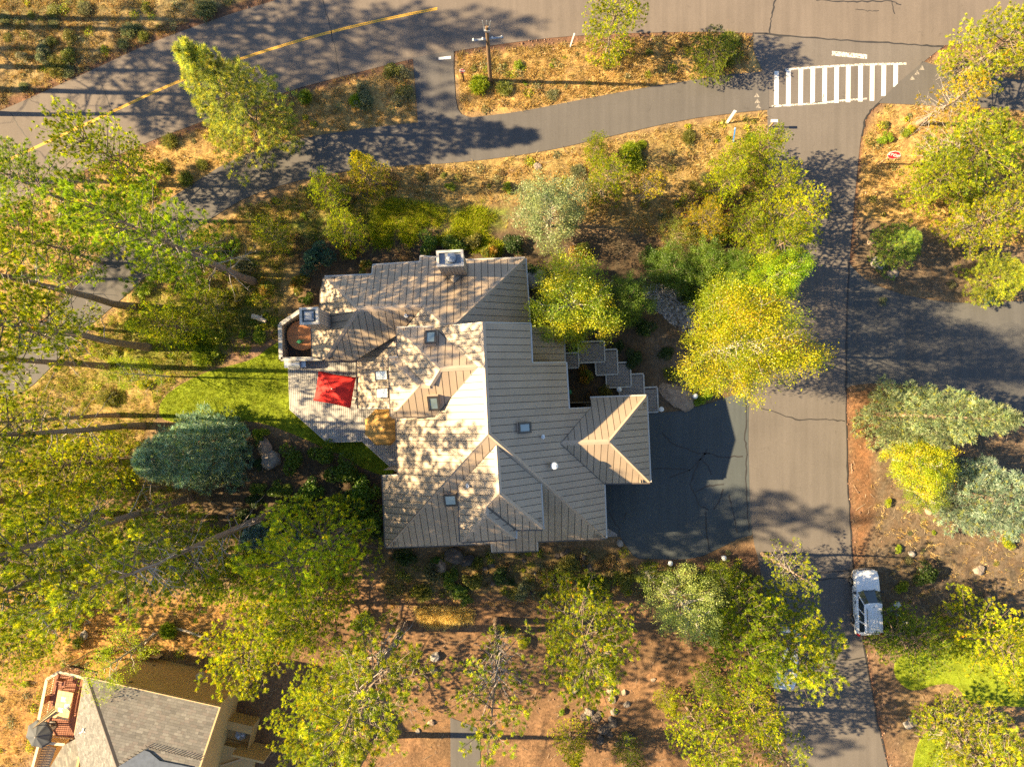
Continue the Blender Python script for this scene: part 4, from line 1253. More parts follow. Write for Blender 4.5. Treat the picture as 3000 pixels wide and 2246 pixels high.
# ------------------------------------------------------------------ vehicles
M['white_paint'] = mat_plain('white_car_paint', (0.72,0.73,0.74), .25, .03, 1, 0, .6)
M['silver_paint'] = mat_plain('silver_blue_car_paint', (0.50,0.54,0.60), .22, .04, 1, .3, .6)
M['car_glass'] = mat_glass('car_glass', (0.012,0.02,0.024), .03)
M['tyre'] = mat_plain('tyre_rubber', (0.018,0.018,0.018), .85)
M['rim'] = mat_plain('alloy_rim', (0.5,0.5,0.5), .3, .1, 5, .7)
M['taupe_plastic'] = mat_plain('taupe_bumper', (0.28,0.24,0.20), .6)
M['black_plastic'] = mat_plain('black_plastic', (0.02,0.02,0.022), .5)
M['red_lens'] = mat_plain('red_lens', (0.35,0.01,0.012), .25)
M['clear_lens'] = mat_plain('clear_lens', (0.42,0.38,0.30), .15, .1, 8, .2)
def car(loc, rz, label, paint, L=4.85, Wd=1.86, Hh=1.78, suv=True, name='parked_car', cat='car'):
    o = empty(name, loc, rz); tag(o, label, cat)
    hl = L/2; hw = Wd/2
    st = [(-hl,hw*.84,.95),(-hl+.06,hw*.93,1.02),(-hl+.4,hw*.98,1.08),(-hl*.4,hw,1.10),(0,hw,1.10),(hl*.36,hw*.99,1.09),(hl*.47,hw*.98,1.08),(hl*.8,hw*.955,1.02),(hl*.93,hw*.88,.95),(hl*.985,hw*.72,.86)]
    V=[];F=[]
    prof = [(.90,.36),(1.0,.50),(1.01,.75),(.985,.93),(.93,1.0),(.6,1.025),(0,1.03)]
    for y,w,zt in st:
        ring=[]
        for fx,fz in prof:
            z = .33+(zt-.33)*((fz-.36)/(1.0-.36)) if fz<=1.0 else zt+(fz-1.0)*1.2
            ring.append((w*fx,y,z))
        ring += [(-x,y_,z) for x,y_,z in reversed(ring[:-1])]
        V += ring
    n=len(prof)*2-1
    for i in range(len(st)-1):
        for k in range(n-1):
            F.append((i*n+k,i*n+k+1,(i+1)*n+k+1,(i+1)*n+k))
        F.append((i*n+n-1,i*n,(i+1)*n,(i+1)*n+n-1))
    F.append(tuple(range(n))); F.append(tuple((len(st)-1)*n+k for k in range(n)))
    mb=MB(); mb.add(V,F); body=mb.build('body',M[paint],o,True)
    b=body.modifiers.new('bevel','BEVEL'); b.width=.03; b.segments=2; b.limit_method='ANGLE'
    # cabin
    yb0,yb1 = (-hl+.12, hl*.42) if suv else (-hl+.35, hl*.40)
    yt0,yt1 = (-hl+.42, hl*.06) if suv else (-hl*.42, hl*.02)
    wb_,wt_ = hw*.93, hw*.72
    zb,zt = 1.08,Hh
    B=[(-wb_,yb0,zb),(wb_,yb0,zb),(wb_*.97,yb1-.12,zb),(wb_*.5,yb1,zb),(-wb_*.5,yb1,zb),(-wb_*.97,yb1-.12,zb)]
    T=[(-wt_,yt0,zt-.04),(wt_,yt0,zt-.04),(wt_*.96,yt1-.08,zt-.03),(wt_*.5,yt1,zt-.02),(-wt_*.5,yt1,zt-.02),(-wt_*.96,yt1-.08,zt-.03)]
    C=[(0,yt0*.8,zt+.02),(0,(yt0+yt1)/2,zt+.03),(0,yt1*.8-.1,zt+.02)]
    mb=MB(); mb.add(B+T,[(0,1,7,6),(1,2,8,7),(2,3,9,8),(3,4,10,9),(4,5,11,10),(5,0,6,11),(6,7,8,9,10,11)])
    cab=mb.build('cabin',M[paint],o); b=cab.modifiers.new('bevel','BEVEL'); b.width=.06; b.segments=3; b.limit_method='ANGLE'
    B=[Vector(x) for x in B]; T=[Vector(x) for x in T]
    def pane(name,a_,b_,c_,d_,off,mat='car_glass',mg=.07):
        P=[Vector(a_),Vector(b_),Vector(c_),Vector(d_)]; ce=sum(P,Vector())/4
        nrm=(P[1]-P[0]).cross(P[3]-P[0]).normalized()
        if nrm.dot(ce-Vector((0,(yt0+yt1)/2,1.2)))<0: nrm=-nrm
        P=[x.lerp(ce,mg) for x in P]
        m_=MB(); m_.slab(P,nrm,-.02,off); return m_.build(name,M[mat],o)
    # windscreen in three facets
    for i,j in ((2,3),(3,4),(4,5)):
        pane('windscreen',B[i].lerp(T[i],.06),B[j].lerp(T[j],.06),B[j].lerp(T[j],.95),B[i].lerp(T[i],.95),.012,mg=.01)
    pane('rear_window',B[0].lerp(B[1],.06).lerp(T[0],.2),B[1].lerp(B[0],.06).lerp(T[1],.2),T[1].lerp(T[0],.06).lerp(B[1],.12),T[0].lerp(T[1],.06).lerp(B[0],.12),.014,mg=.02)
    for s_ in (0,1):
        bi,bj,ti,tj=(1,2,7-6,8-6) if s_ else (0,5,0,5)
        segs=((.05,.30),(.34,.60),(.64,.94)) if suv else ((.12,.42),(.46,.9))
        for a0,a1 in segs:
            lo=lambda t: B[bi].lerp(B[bj],t).lerp(T[ti].lerp(T[tj],t),.14)
            hi=lambda t: B[bi].lerp(B[bj],t).lerp(T[ti].lerp(T[tj],t),.86)
            pane('side_window',lo(a0),lo(a1),hi(a1),hi(a0),.012,mg=.02)
    if suv:
        for s_ in (-1,1):
            mb=MB(); mb.tube([(s_*wt_*.84,yt0+.1,zt+.03),(s_*wt_*.84,yt0+.16,zt+.09),(s_*wt_*.84,yt1-.4,zt+.09),(s_*wt_*.84,yt1-.3,zt+.03)],.022,6); mb.build('roof_rail',M['black_plastic'],o)
        for k in range(5):
            x=(-.44+.22*k); mb=MB(); mb.box(x-.02,yt0+.25,zt-.03,x+.02,yt1-.55,zt-.008); mb.build('roof_rib',M[paint],o)
        mb=MB(); mb.lathe([(.03,0),(.03,.05),(.01,.07)],8,(0,yt1-.25,zt-.04)); mb.build('aerial',M['black_plastic'],o)
    for s_ in (-1,1):
        for yy in (hl*.60,-hl*.58):
            wh=empty('wheel',(s_*(hw-.10),yy,.36)); wh.parent=o
            mb=MB(); mb.lathe([(.22,-.11),(.34,-.12),(.365,-.08),(.365,.08),(.34,.12),(.22,.11)],24); t_=mb.build('tyre',M['tyre'],wh); t_.rotation_euler=(0,math.pi/2,0)
            mb=MB(); mb.lathe([(.235,-.04),(.235,.06),(.19,.075)],20)
            for k in range(5):
                a_=2*math.pi*k/5; mb.beam((.03*math.cos(a_),.03*math.sin(a_),s_*.10),(.22*math.cos(a_),.22*math.sin(a_),s_*.10),.06,.04)
            r_=mb.build('rim',M['rim'],wh); r_.rotation_euler=(0,math.pi/2,0)
        mb=MB(); mb.box(min(s_*hw,s_*(hw+.2)),hl*.30,1.0,max(s_*hw,s_*(hw+.2)),hl*.30+.16,1.2); m_=mb.build('wing_mirror',M['black_plastic' if suv else paint],o); bb=m_.modifiers.new('bevel','BEVEL'); bb.width=.04; bb.segments=2
        for yy in (hl*.02,-hl*.42):
            mb=MB(); mb.box(min(s_*(hw-.03),s_*(hw+.035)),yy-.13,.90,max(s_*(hw-.03),s_*(hw+.035)),yy+.13,.95); mb.build('door_handle',M['black_plastic'],o)
        mb=MB(); mb.box(min(s_*hw*.62,s_*hw*.90),hl*.86,.72,max(s_*hw*.62,s_*hw*.90),hl*.965,.90); m_=mb.build('headlight',M['clear_lens'],o); bb=m_.modifiers.new('bevel','BEVEL'); bb.width=.05; bb.segments=2
        mb=MB(); mb.box(min(s_*hw*.80,s_*hw*.965),-hl-.01,.75,max(s_*hw*.80,s_*hw*.965),-hl+.14,1.12); m_=mb.build('tail_light',M['red_lens'],o); bb=m_.modifiers.new('bevel','BEVEL'); bb.width=.02; bb.segments=2
    mb=MB(); mb.box(-hw*.5,hl*.96,.62,hw*.5,hl+.0,.86); gr_=mb.build('grille',M['black_plastic'],o)
    for k in range(6):
        x=-hw*.42+k*hw*.168; mb=MB(); mb.box(x-.02,hl*.97,.64,x+.02,hl+.015,.875); mb.build('slat',M['silver'],gr_)
    mb=MB()
    pf=[(-hw*.99,hl*.72),(-hw*.94,hl*.88),(-hw*.74,hl*.985),(-hw*.3,hl*1.02),(hw*.3,hl*1.02),(hw*.74,hl*.985),(hw*.94,hl*.88),(hw*.99,hl*.72)]
    mb.prism(pf,.38,.64); m_=mb.build('front_bumper',M['taupe_plastic' if suv else paint],o); bb=m_.modifiers.new('bevel','BEVEL'); bb.width=.04; bb.segments=2
    mb=MB(); mb.prism([(-hw*.95,-hl+.2),(-hw*.9,-hl-.02),(hw*.9,-hl-.02),(hw*.95,-hl+.2)],.4,.66); m_=mb.build('rear_bumper',M[paint],o); bb=m_.modifiers.new('bevel','BEVEL'); bb.width=.03; bb.segments=2
    for k in (-1,1):
        mb=MB(); mb.tube([(k*.5,hl*.43,1.11),(k*.12,hl*.36,1.22)],.012,5); mb.build('wiper',M['black_plastic'],o)
    return o
cp = Vector((1024*S, -588*S, .012)); car(cp, math.radians(2.6), 'white sport utility car with black roof rails parked at the road edge', 'white_paint', cat='car')
car(Vector((790*S,-752*S,.012)), math.radians(180-6), 'silver car mostly hidden beneath the bright yellow green pine', 'silver_paint', 4.6, 1.8, 1.5, False)

# ------------------------------------------------------------------ signs, pole, markers, utility boxes
M['sign_red'] = mat_plain('sign_red', (0.55,0.02,0.03), .45, .05)
M['sign_white'] = mat_plain('sign_white', (0.75,0.75,0.75), .45, .04)
M['wood_post'] = mat_plain('wooden_post', (0.33,0.20,0.09), .85, .2, 6)
M['pole_wood'] = mat_plain('brown_pole_wood', (0.15,0.095,0.055), .85, .2, 4)
M['blue_paint'] = mat_plain('blue_paint', (0.03,0.16,0.45), .5)
def letters(txt, size):
    cu_ = bpy.data.curves.new('lettering', 'FONT'); cu_.body = txt; cu_.size = size; cu_.align_x='CENTER'; cu_.align_y='CENTER'; cu_.extrude=.004; cu_.offset=.008
    ob = bpy.data.objects.new('lettering', cu_); ROOT.objects.link(ob)
    dg = bpy.context.evaluated_depsgraph_get(); me = bpy.data.meshes.new_from_object(ob.evaluated_get(dg))
    bpy.data.objects.remove(ob); return me
def stop_sign(base, h, r, rz, tilt, label, wood=True):
    o = empty('stop_sign', base, rz); tag(o, label, 'stop sign')
    mb = MB(); mb.box(-.05,-.05,-.1,.05,.05,h-.05); mb.build('post', M['wood_post' if wood else 'pole_wood'], o)
    def octa(rr): return [Vector((rr*math.cos(math.radians(22.5+45*k)), 0, rr*math.sin(math.radians(22.5+45*k)))) for k in range(8)]
    face = empty('sign_face', (0,-.07,h-r*.6)); face.parent = o; face.rotation_euler = (tilt,0,0)
    mb = MB(); mb.slab(octa(r), Vector((0,-1,0)), 0, .012); mb.build('plate', M['sign_white'], face)
    mb = MB(); mb.slab(octa(r*.93), Vector((0,-1,0)), .013, .018); mb.build('red_field', M['sign_red'], face)
    me = letters('STOP', r*.80); l = mk('lettering', me, face, M['sign_white']); l.rotation_euler=(math.pi/2,0,0); l.location=(0,-.026,0)
    return o
stop_sign(G(2575,480), 2.35, .46, math.radians(-14), -.25, 'red stop sign on a wooden post right of the side road', True)
bpy.context.view_layer.update()
stop_sign(G(1359,238), 1.9, .22, math.radians(0), -.25, 'small red stop sign beside the short path spur', False)
up = empty('utility_pole', G(1437,238)); tag(up, 'brown utility pole with a crossarm in the golden grass', 'utility pole')
mb = MB(); mb.tube([(0,0,-.2),(0,0,4),(0,0,7.7)], [.16,.14,.11], 12); mb.build('pole', M['pole_wood'], up)
mb = MB(); mb.beam((-1.05,-.12,6.1),(1.05,.10,6.1), .12,.12); mb.build('crossarm', M['grey_metal'], up)
for k in range(4):
    x=-.95+.63*k; mb=MB(); mb.lathe([(.05,0),(.06,.06),(.03,.08),(.06,.12),(.02,.2)],8,(x,x*.1,6.16)); mb.build('insulator', M['white_metal'], up)
for k in range(3):
    mb=MB(); x=-.16+.16*k; mb.tube([(x,.0,7.3),(x*1.4,.08,7.9),(x*1.7,.1,8.15)],[.045,.04,.025],8); mb.build('cutout', M['grey_metal'], up)
mb=MB(); mb.box(-.2,-.14,7.15,.2,.16,7.35); mb.build('bracket', M['silver'], up)
def marker(base, h, lean, label, mat='white_metal', w=.10):
    o = empty('marker_post', base); tag(o, label, 'marker post')
    mb=MB(); mb.beam((0,0,-.1),(lean[0],lean[1],h), w,.03, Vector((.3,1,0))); mb.build('blade', M[mat], o)
    mb=MB(); t=.93; mb.beam((lean[0]*t,lean[1]*t-.02,h*t-.12),(lean[0],lean[1]-.02,h-.02), w*1.05,.04, Vector((.3,1,0))); mb.build('reflector', M['sign_white'], o)
marker(G(1669,140), 1.2, (.25,.45), 'white marker post leaning in the golden grass beside the conifer at the road')
marker(G(2127,364), 1.4, (.25,.45), 'white marker post on the grass point by the bike path', w=.2)
marker(G(2148,425), 1.1, (-.2,.9), 'blue marker post below the white one near the property corner', 'blue_paint')
mbx = empty('mailbox', G(2254,372)); tag(mbx, 'small white mailbox on a post at the side road edge', 'mailbox')
mb=MB(); mb.box(-.05,-.05,0,.05,.05,1.05); mb.build('post', M['wood_post'], mbx)
mb=MB(); mb.box(-.28,-.1,1.05,.2,.1,1.15); mb.lathe([(.1,0),(.1,.02)],8,(0,0,1.15)); mb.build('box', M['white_metal'], mbx)
def lid(px,py,rz,w,d,h,label,mat,cat='utility box',round_=False):
    o=empty('utility_box', G(px,py), rz); tag(o,label,cat,'utility boxes by the white car')
    mb=MB()
    if round_: mb.lathe([(w/2,0),(w/2,h),(w/2-.03,h+.02)],20)
    else: mb.box(-w/2,-d/2,-.05,w/2,d/2,h)
    b=mb.build('casing',M[mat],o); bb=b.modifiers.new('bevel','BEVEL'); bb.width=.025; bb.segments=2
    mb=MB()
    if round_: mb.lathe([(w/2-.06,h+.02),(w/2-.07,h+.035)],20)
    else: mb.box(-w/2+.04,-d/2+.04,h,w/2-.04,d/2-.04,h+.015)
    mb.build('lid',M[mat],o)
M['pale_plastic']=mat_plain('pale_plastic',(.55,.55,.50),.6,.06); M['teal_plastic']=mat_plain('pale_teal_plastic',(.30,.40,.40),.5,.1); M['slate_plastic']=mat_plain('slate_plastic',(.10,.12,.14),.6,.1)
lid(2628,1771,.6,.48,.38,.10,'flat pale square utility lid on the dirt right of the white car','pale_plastic')
lid(2604,1787,.7,.5,.34,.05,'slate grey utility grate on the dirt beside the white car','slate_plastic')
lid(2628,1801,0,.32,.32,.25,'round pale teal utility cap between the lids','teal_plastic',round_=True)
lid(2641,1816,-.55,.5,.36,.45,'tall pale utility box nearest the green bush','pale_plastic')
lid(1669,1148,.05,.24,.3,.3,'green utility box against the house in the dark bed','green_cloth')
# ------------------------------------------------------------------ vegetation meshes
def unit(v): return v/np.maximum(np.linalg.norm(v, axis=-1, keepdims=True), 1e-9)

def tufts(P, D, n, length, width, spread, cols, r):
    """n thin triangles fanning from each point P about direction D"""
    N = len(P)
    d = unit(D[:,None,:] + r.normal(0, spread, (N,n,3)))
    L = length*r.uniform(.6,1.15,(N,n,1))
    side = unit(np.cross(d, r.normal(0,1,(N,n,3))))*width*.5
    base = P[:,None,:] + r.normal(0, .02, (N,n,3))
    v0 = base - side*.6; v1 = base + side*.6
    v2 = base + d*L + side*.3; v3 = base + d*L - side*.3
    V = np.stack([v0,v1,v2,v3],2).reshape(-1,3)
    F = np.arange(len(V)).reshape(-1,4)
    C = np.repeat((cols[:,None,:]*r.uniform(.8,1.2,(N,n,1))).reshape(-1,3),4,0)
    return V,F,C

def leaves(P, size, cols, r, up=.5):
    N = len(P)
    nrm = unit(r.normal(0,1,(N,3)) + np.array([0,0,up]))
    a = unit(np.cross(nrm, r.normal(0,1,(N,3)))); b = np.cross(nrm,a)
    s = size*r.uniform(.65,1.25,(N,1))
    V = np.stack([P-a*s*.5, P+b*s*.36, P+a*s*.5, P-b*s*.36],1).reshape(-1,3)
    F = np.arange(len(V)).reshape(-1,4)
    return V,F,np.repeat(cols,4,0)

def pick(pal, w, n, r, jit=.18):
    pal = np.array(pal,float); w = np.array(w,float); w/=w.sum()
    c = pal[r.choice(len(pal), n, p=w)]
    return c*r.uniform(1-jit,1+jit,(n,1))*(1+r.normal(0,.04,(n,3)))

def bark_mesh(name, tubes, col, r):
    mb = MB(); cs=[]
    for pts, rads, n, c in tubes:
        b=len(mb.v); mb.tube(pts, rads, n, False); cs += [c]*(len(mb.v)-b)
    me = mb.mesh(name, M['bark'])
    a = me.color_attributes.new('Col','FLOAT_COLOR','POINT')
    arr = np.ones((len(me.vertices),4),np.float32)
    if len(cs)==len(me.vertices): arr[:,:3]=np.array(cs)
    else: arr[:,:3]=col
    a.data.foreach_set('color',arr.ravel())
    me.polygons.foreach_set('use_smooth',[True]*len(me.polygons))
    return me

BARK=(.25,.18,.13); GREYB=(.36,.315,.28); LIMB=(.17,.13,.10)
PINE_PAL=[(.14,.21,.018),(.26,.335,.015),(.44,.475,.010),(.60,.55,.010),(.60,.27,.03)]
def pine(seed, H=14., R=3.2, base=.45, nb=64, prof='open', pal_w=(3,4,4,1.2,.12), dead=14, bend=.0, nt=15, tl=.13, dens=1.0, tw=.030, twig=False):
    r = np.random.default_rng(seed)
    tubes=[]
    K=9
    wob = np.cumsum(r.normal(0,.05+bend,(K+1,2)),0); wob-=wob[0]
    tz=np.linspace(0,H,K+1)
    tr=np.linspace(1,0.08,K+1)*(.016*H+.03)
    tr[0]*=1.25
    ax=lambda z: np.array([np.interp(z,tz,wob[:,0]),np.interp(z,tz,wob[:,1]),z])
    tubes.append(([ax(z) for z in tz], list(tr), 9, BARK))
    P=[];D=[];B=[]
    az=r.uniform(0,6.28)
    for i in range(nb):
        t=(i+r.uniform(0,1))/nb
        z=H*(base+(1-base)*t)
        az+=2.4+r.normal(0,.35)
        if prof=='open': L=R*(1-.62*t**1.6)*(.55+.45*min(1,t*4+.3))*r.uniform(.55,1.12)
        elif prof=='cone': L=R*(1-.93*t)*r.uniform(.8,1.08)+.15
        else: L=R*math.sqrt(max(.03,1-(abs(t-.38)/.66)**2.2))*r.uniform(.6,1.08)
        el=-.10+.95*t**1.5+r.normal(0,.10)
        d=np.array([math.cos(az)*math.cos(el),math.sin(az)*math.cos(el),math.sin(el)])
        o=ax(z); pts=[]
        for k in range(5):
            s=k/4; pts.append(o+d*L*s+np.array([0,0,.10*L*s*s]))
        br=.010*L+.012
        tubes.append((pts,[br*(1-.75*k/4) for k in range(5)],4,tuple(np.array(LIMB)*r.uniform(.6,1.2))))
        side=unit(np.cross(d,[0,0,1])); bcol=r.uniform(.75,1.3)
        ns=max(5,int(L*4.2*dens))
        for k in range(ns):
            s=.22+.80*(k+r.uniform(.1,.9))/ns
            q=o+d*L*s+np.array([0,0,.10*L*s*s])
            sg=1 if k%2 else -1
            td=unit(d*.7+side*sg*r.uniform(.5,1.2)+np.array([0,0,r.normal(.25,.22)]))
            tlg=(.34*L*(1.15-s*.75)+.10)*r.uniform(.5,1.2)
            if twig and r.random()<.6: tubes.append(([q,q+td*tlg],[.012,.005],3,tuple(np.array(GREYB)*r.uniform(.7,1))))
            e=q+td*tlg; m=int(r.integers(4,8))
            for j in range(m):
                off=unit(r.normal(0,1,3))*r.uniform(.02,.12); off[2]=abs(off[2])*.8
                P.append(e+off); D.append(unit(td*.35+off*2.2+np.array([0,0,.45]))); B.append(bcol*(.9+.2*r.random()))
            P.append(q+td*tlg*.5); D.append(unit(td+np.array([0,0,.6]))); B.append(bcol)
        for j in range(5):
            off=r.normal(0,.09,3); P.append(o+d*L*1.02+np.array([0,0,.1*L])+off); D.append(unit(d+np.array([0,0,.5])+off*3)); B.append(bcol)
    for i in range(10):
        P.append(ax(H-.09*i)+r.normal(0,.07,3)); D.append(np.array([0,0,1.])); B.append(1.)
    for i in range(dead):
        z=H*r.uniform(base*.45,min(.9,base+.3)); a=r.uniform(0,6.28); L=R*r.uniform(.25,.75); el=r.normal(-.05,.2)
        d=np.array([math.cos(a)*math.cos(el),math.sin(a)*math.cos(el),math.sin(el)]); o=ax(z)
        pts=[o]
        for k in range(4): pts.append(pts[-1]+d*L/4+r.normal(0,.06,3)*L/2)
        tubes.append((pts,[.035*(1-k*.2) for k in range(5)],4,tuple(np.array(GREYB)*r.uniform(.8,1.15))))
        for q in pts[2:]:
            e=unit(d+r.normal(0,.8,3))*L*.3
            tubes.append(([q,q+e*.6+r.normal(0,.04,3),q+e],[.016,.012,.006],3,tuple(np.array(GREYB)*r.uniform(.8,1.15))))
    P=np.array(P);D=unit(np.array(D));B=np.array(B)
    clump=(np.sin(P[:,0]*1.7+seed)+np.sin(P[:,1]*1.9+seed*2)+np.sin(P[:,2]*1.3))/3
    cols=pick(PINE_PAL,pal_w,len(P),r)*((1+.30*clump)*B)[:,None]
    # rusty dying patches are a few whole twigs, not single needles
    V,F,C=tufts(P,D,nt,tl,tw,.75,cols,r)
    return bark_mesh('pine_trunk',tubes,BARK,r), tri_mesh('pine_crown',V,F,C,M['needle'])

def spruce(seed,H=12.,R=2.5):
    r=np.random.default_rng(seed); tubes=[([(0,0,0),(0,0,H*.5),(0,0,H)],[.22,.12,.015],8,BARK)]
    P=[];D=[];B=[]; az=0; nb=190
    pal=[(.12,.20,.155),(.18,.26,.20),(.26,.34,.27),(.25,.30,.08)]
    for i in range(nb):
        t=((i+r.uniform(0,1))/nb); z=H*(.02+.97*t**1.05); az+=2.39996+r.normal(0,.15)
        L=(R*(1-t)**.62+.10)*r.uniform(.66,1.12); el=-.18+.75*t
        d=np.array([math.cos(az)*math.cos(el),math.sin(az)*math.cos(el),math.sin(el)])
        o=np.array([0,0,z]); side=unit(np.cross(d,[0,0,1]))
        if i%3==0: tubes.append(([o,o+d*L],[.03,.008],3,tuple(np.array(BARK)*.7)))
        n=max(4,int(L*7)); bc_=r.uniform(.55,1.45)
        for k in range(n):
            s=.3+.72*(k+r.uniform(0,1))/n
            q=o+d*L*s+np.array([0,0,.12*L*s*s])
            w=.34*L*(1.1-s)+.10
            for sg in (-1,1):
                for f in (.45,1.0):
                    P.append(q+side*sg*w*f*r.uniform(.7,1.1)+d*w*.5*f+r.normal(0,.04,3)); D.append(unit(d*.8+side*sg*.6+np.array([0,0,.45]))); B.append(bc_*(.75+.35*s))
        P.append(o+d*L+np.array([0,0,.14*L])); D.append(unit(d+np.array([0,0,.4]))); B.append(bc_*1.15)
    for i in range(14):
        P.append(np.array([0,0,H-.05*i])+r.normal(0,.03,3)); D.append(np.array([0,0,1.])); B.append(1.)
    P=np.array(P);D=np.array(D)
    cols=pick(pal,(3,4,3,1.4),len(P),r)*np.array(B)[:,None]
    V,F,C=tufts(P,D,7,.20,.045,.5,cols,r)
    return bark_mesh('spruce_trunk',tubes,BARK,r), tri_mesh('spruce_crown',V,F,C,M['needle'])

LEAF_PALS={
 'gold':([(.13,.23,.016),(.27,.37,.014),(.52,.52,.012),(.64,.54,.014),(.58,.36,.02)],(3.5,4,4,1.6,.3)),
 'amber':([(.12,.20,.012),(.27,.32,.010),(.48,.46,.008),(.62,.46,.015),(.56,.29,.025)],(3,4,4,2.6,1)),
 'green':([(.08,.16,.018),(.13,.22,.02),(.20,.28,.022)],(3,4,2)),
 'silver':([(.20,.27,.09),(.28,.35,.13),(.36,.41,.16),(.40,.43,.10)],(3,4,3,1)),
 'lime':([(.18,.28,.016),(.30,.38,.018),(.42,.45,.02)],(3,4,2)),
 'mix':([(.14,.21,.025),(.27,.29,.022),(.46,.30,.035),(.50,.21,.035)],(4,3,1,.7)),
 'dark':([(.036,.072,.016),(.055,.10,.018),(.085,.13,.022)],(3,4,1)),
 'sage':([(.20,.215,.11),(.26,.27,.13),(.16,.185,.065),(.33,.30,.12)],(3,3,3,1)),
 'olive':([(.15,.18,.035),(.23,.24,.04),(.32,.30,.055)],(3,3,1)),
 'teal':([(.045,.12,.09),(.075,.155,.11),(.12,.19,.09)],(3,3,1)),
 'rust':([(.22,.14,.055),(.30,.165,.08),(.20,.185,.06),(.13,.125,.05)],(3,2,3,2)),
}
def leafy(seed,H=8.,R=3.,pal='gold',nc=260,per=125,leaf=.108,base=.16,pale=True,patch=.65):
    r=np.random.default_rng(seed)
    bc=(.46,.42,.36) if pale else BARK
    tubes=[]; P=[]
    nst=3
    tubes.append(([(0,0,0),(.05,.03,H*.3),(.02,-.05,H*.62),(0,0,H*.92)],[.15,.12,.07,.015],8,bc))
    cents=[]
    for i in range(nc):
        a=r.uniform(0,6.28); u=r.uniform(-.85,1); rr=r.uniform(.2,1)**.5
        s=math.sqrt(max(0,1-u*u))
        lob=1+.15*math.sin(3*a+seed)+.13*math.sin(5*a+2*seed+3*u)+.12*math.sin(9*a+seed+5*u)
        c=np.array([math.cos(a)*s*R*rr*lob,math.sin(a)*s*R*rr*lob,H*(base+(1-base)*.5)+u*rr*H*(1-base)*.52])
        cents.append(c)
        if i%5==0:
            z0=max(H*.15,c[2]-np.hypot(c[0],c[1])*.8); o=np.array([0,0,z0])
            c=o+(c-o)*.86; m=o*.45+c*.55+r.normal(0,.15,3)
            tubes.append(([o,m,c],[.04,.025,.008],4,tuple(np.array(bc)*r.uniform(.8,1.1))))
            for k in range(3):
                e=c+r.normal(0,.4,3); tubes.append(([m*.3+c*.7,e],[.014,.004],3,tuple(np.array(bc)*r.uniform(.8,1.1))))
    cents=np.array(cents)
    sig=R*.085
    P=(cents[:,None,:]+r.normal(0,1,(nc,per,3))*np.array([sig,sig,sig*.8])).reshape(-1,3)
    pl,w=LEAF_PALS[pal]
    # outer and upper leaves turn first: yellow by place in the crown
    cols=pick(pl,w,len(P),r)
    cl=np.repeat(pick(pl,w,nc,r,.1),per,0)
    cols=cols*(1-patch)+cl*patch
    V,F,C=leaves(P,leaf,cols,r)
    return bark_mesh('leafy_trunk',tubes,bc,r), tri_mesh('leafy_crown',V,F,C,M['leaf'])

def shrub(seed,pal='olive',n=1500,leaf=.085,flat=.8,lobes=9):
    """dome of leaves about 1 m in radius"""
    r=np.random.default_rng(seed)
    L=[]
    for i in range(lobes):
        a=r.uniform(0,6.28); d=r.uniform(0,.68)
        L.append((math.cos(a)*d,math.sin(a)*d,flat*(.45+.35*(1-d))*r.uniform(.7,1.15),r.uniform(.24,.42)))
    L=np.array(L); w=L[:,3]**2; w/=w.sum()
    k=r.choice(lobes,n,p=w)
    u=unit(r.normal(0,1,(n,3))); u[:,2]=np.abs(u[:,2])*1.0-.25
    P=L[k,:3]*np.array([1,1,.9])+u*(L[k,3]*r.uniform(.6,1.08,n))[:,None]
    P[:,2]=np.maximum(P[:,2],.02)
    pl,wt=LEAF_PALS[pal]
    lc=pick(pl,wt,lobes,r,.15)
    cols=pick(pl,wt,n,r)*.6+lc[k]*.4
    V,F,C=leaves(P,leaf,cols,r,.7)
    # stems
    sv=[];sf=[];sc=[]
    for i in range(lobes):
        p=L[i,:3]; b=np.array([p[0]*.15,p[1]*.15,0]); s=np.array([.012,.0,0]); s2=np.array([0,.012,0])
        j=len(sv); sv+=[b-s,b+s,p+s*.4,p-s*.4,b-s2,b+s2,p+s2*.4,p-s2*.4]; sf+=[(j,j+1,j+2,j+3),(j+4,j+5,j+6,j+7)]; sc+=[(.16,.12,.09)]*8
    V=np.concatenate([V,np.array(sv)]); F=np.concatenate([F,np.array(sf)+len(C)]); C=np.concatenate([C,np.array(sc)])
    return tri_mesh('shrub',V,F,C,M['leaf'])

def spiky(seed,pal='olive',n=420,length=.8,width=.05,spread=.55):
    """upright fine twigs: sage, feathery larch and grass-like bushes"""
    r=np.random.default_rng(seed)
    a=r.uniform(0,6.28,n); d=r.uniform(0,1,n)**.6*.5
    P=np.stack([np.cos(a)*d,np.sin(a)*d,r.uniform(0,.3,n)],1)
    D=unit(np.stack([np.cos(a)*d*1.6,np.sin(a)*d*1.6,np.full(n,.8)],1)+r.normal(0,.25,(n,3)))
    pl,w=LEAF_PALS[pal]
    pts=[];ds=[]
    for s in (.15,.4,.62,.82):
        pts.append(P+D*length*s); ds.append(D)
    P2=np.concatenate(pts);D2=np.concatenate(ds)
    cols=pick(pl,w,len(P2),r)
    V,F,C=tufts(P2,D2,3,.26,width,spread,cols,r)
    return tri_mesh('spiky_shrub',V,F,C,M['leaf'])

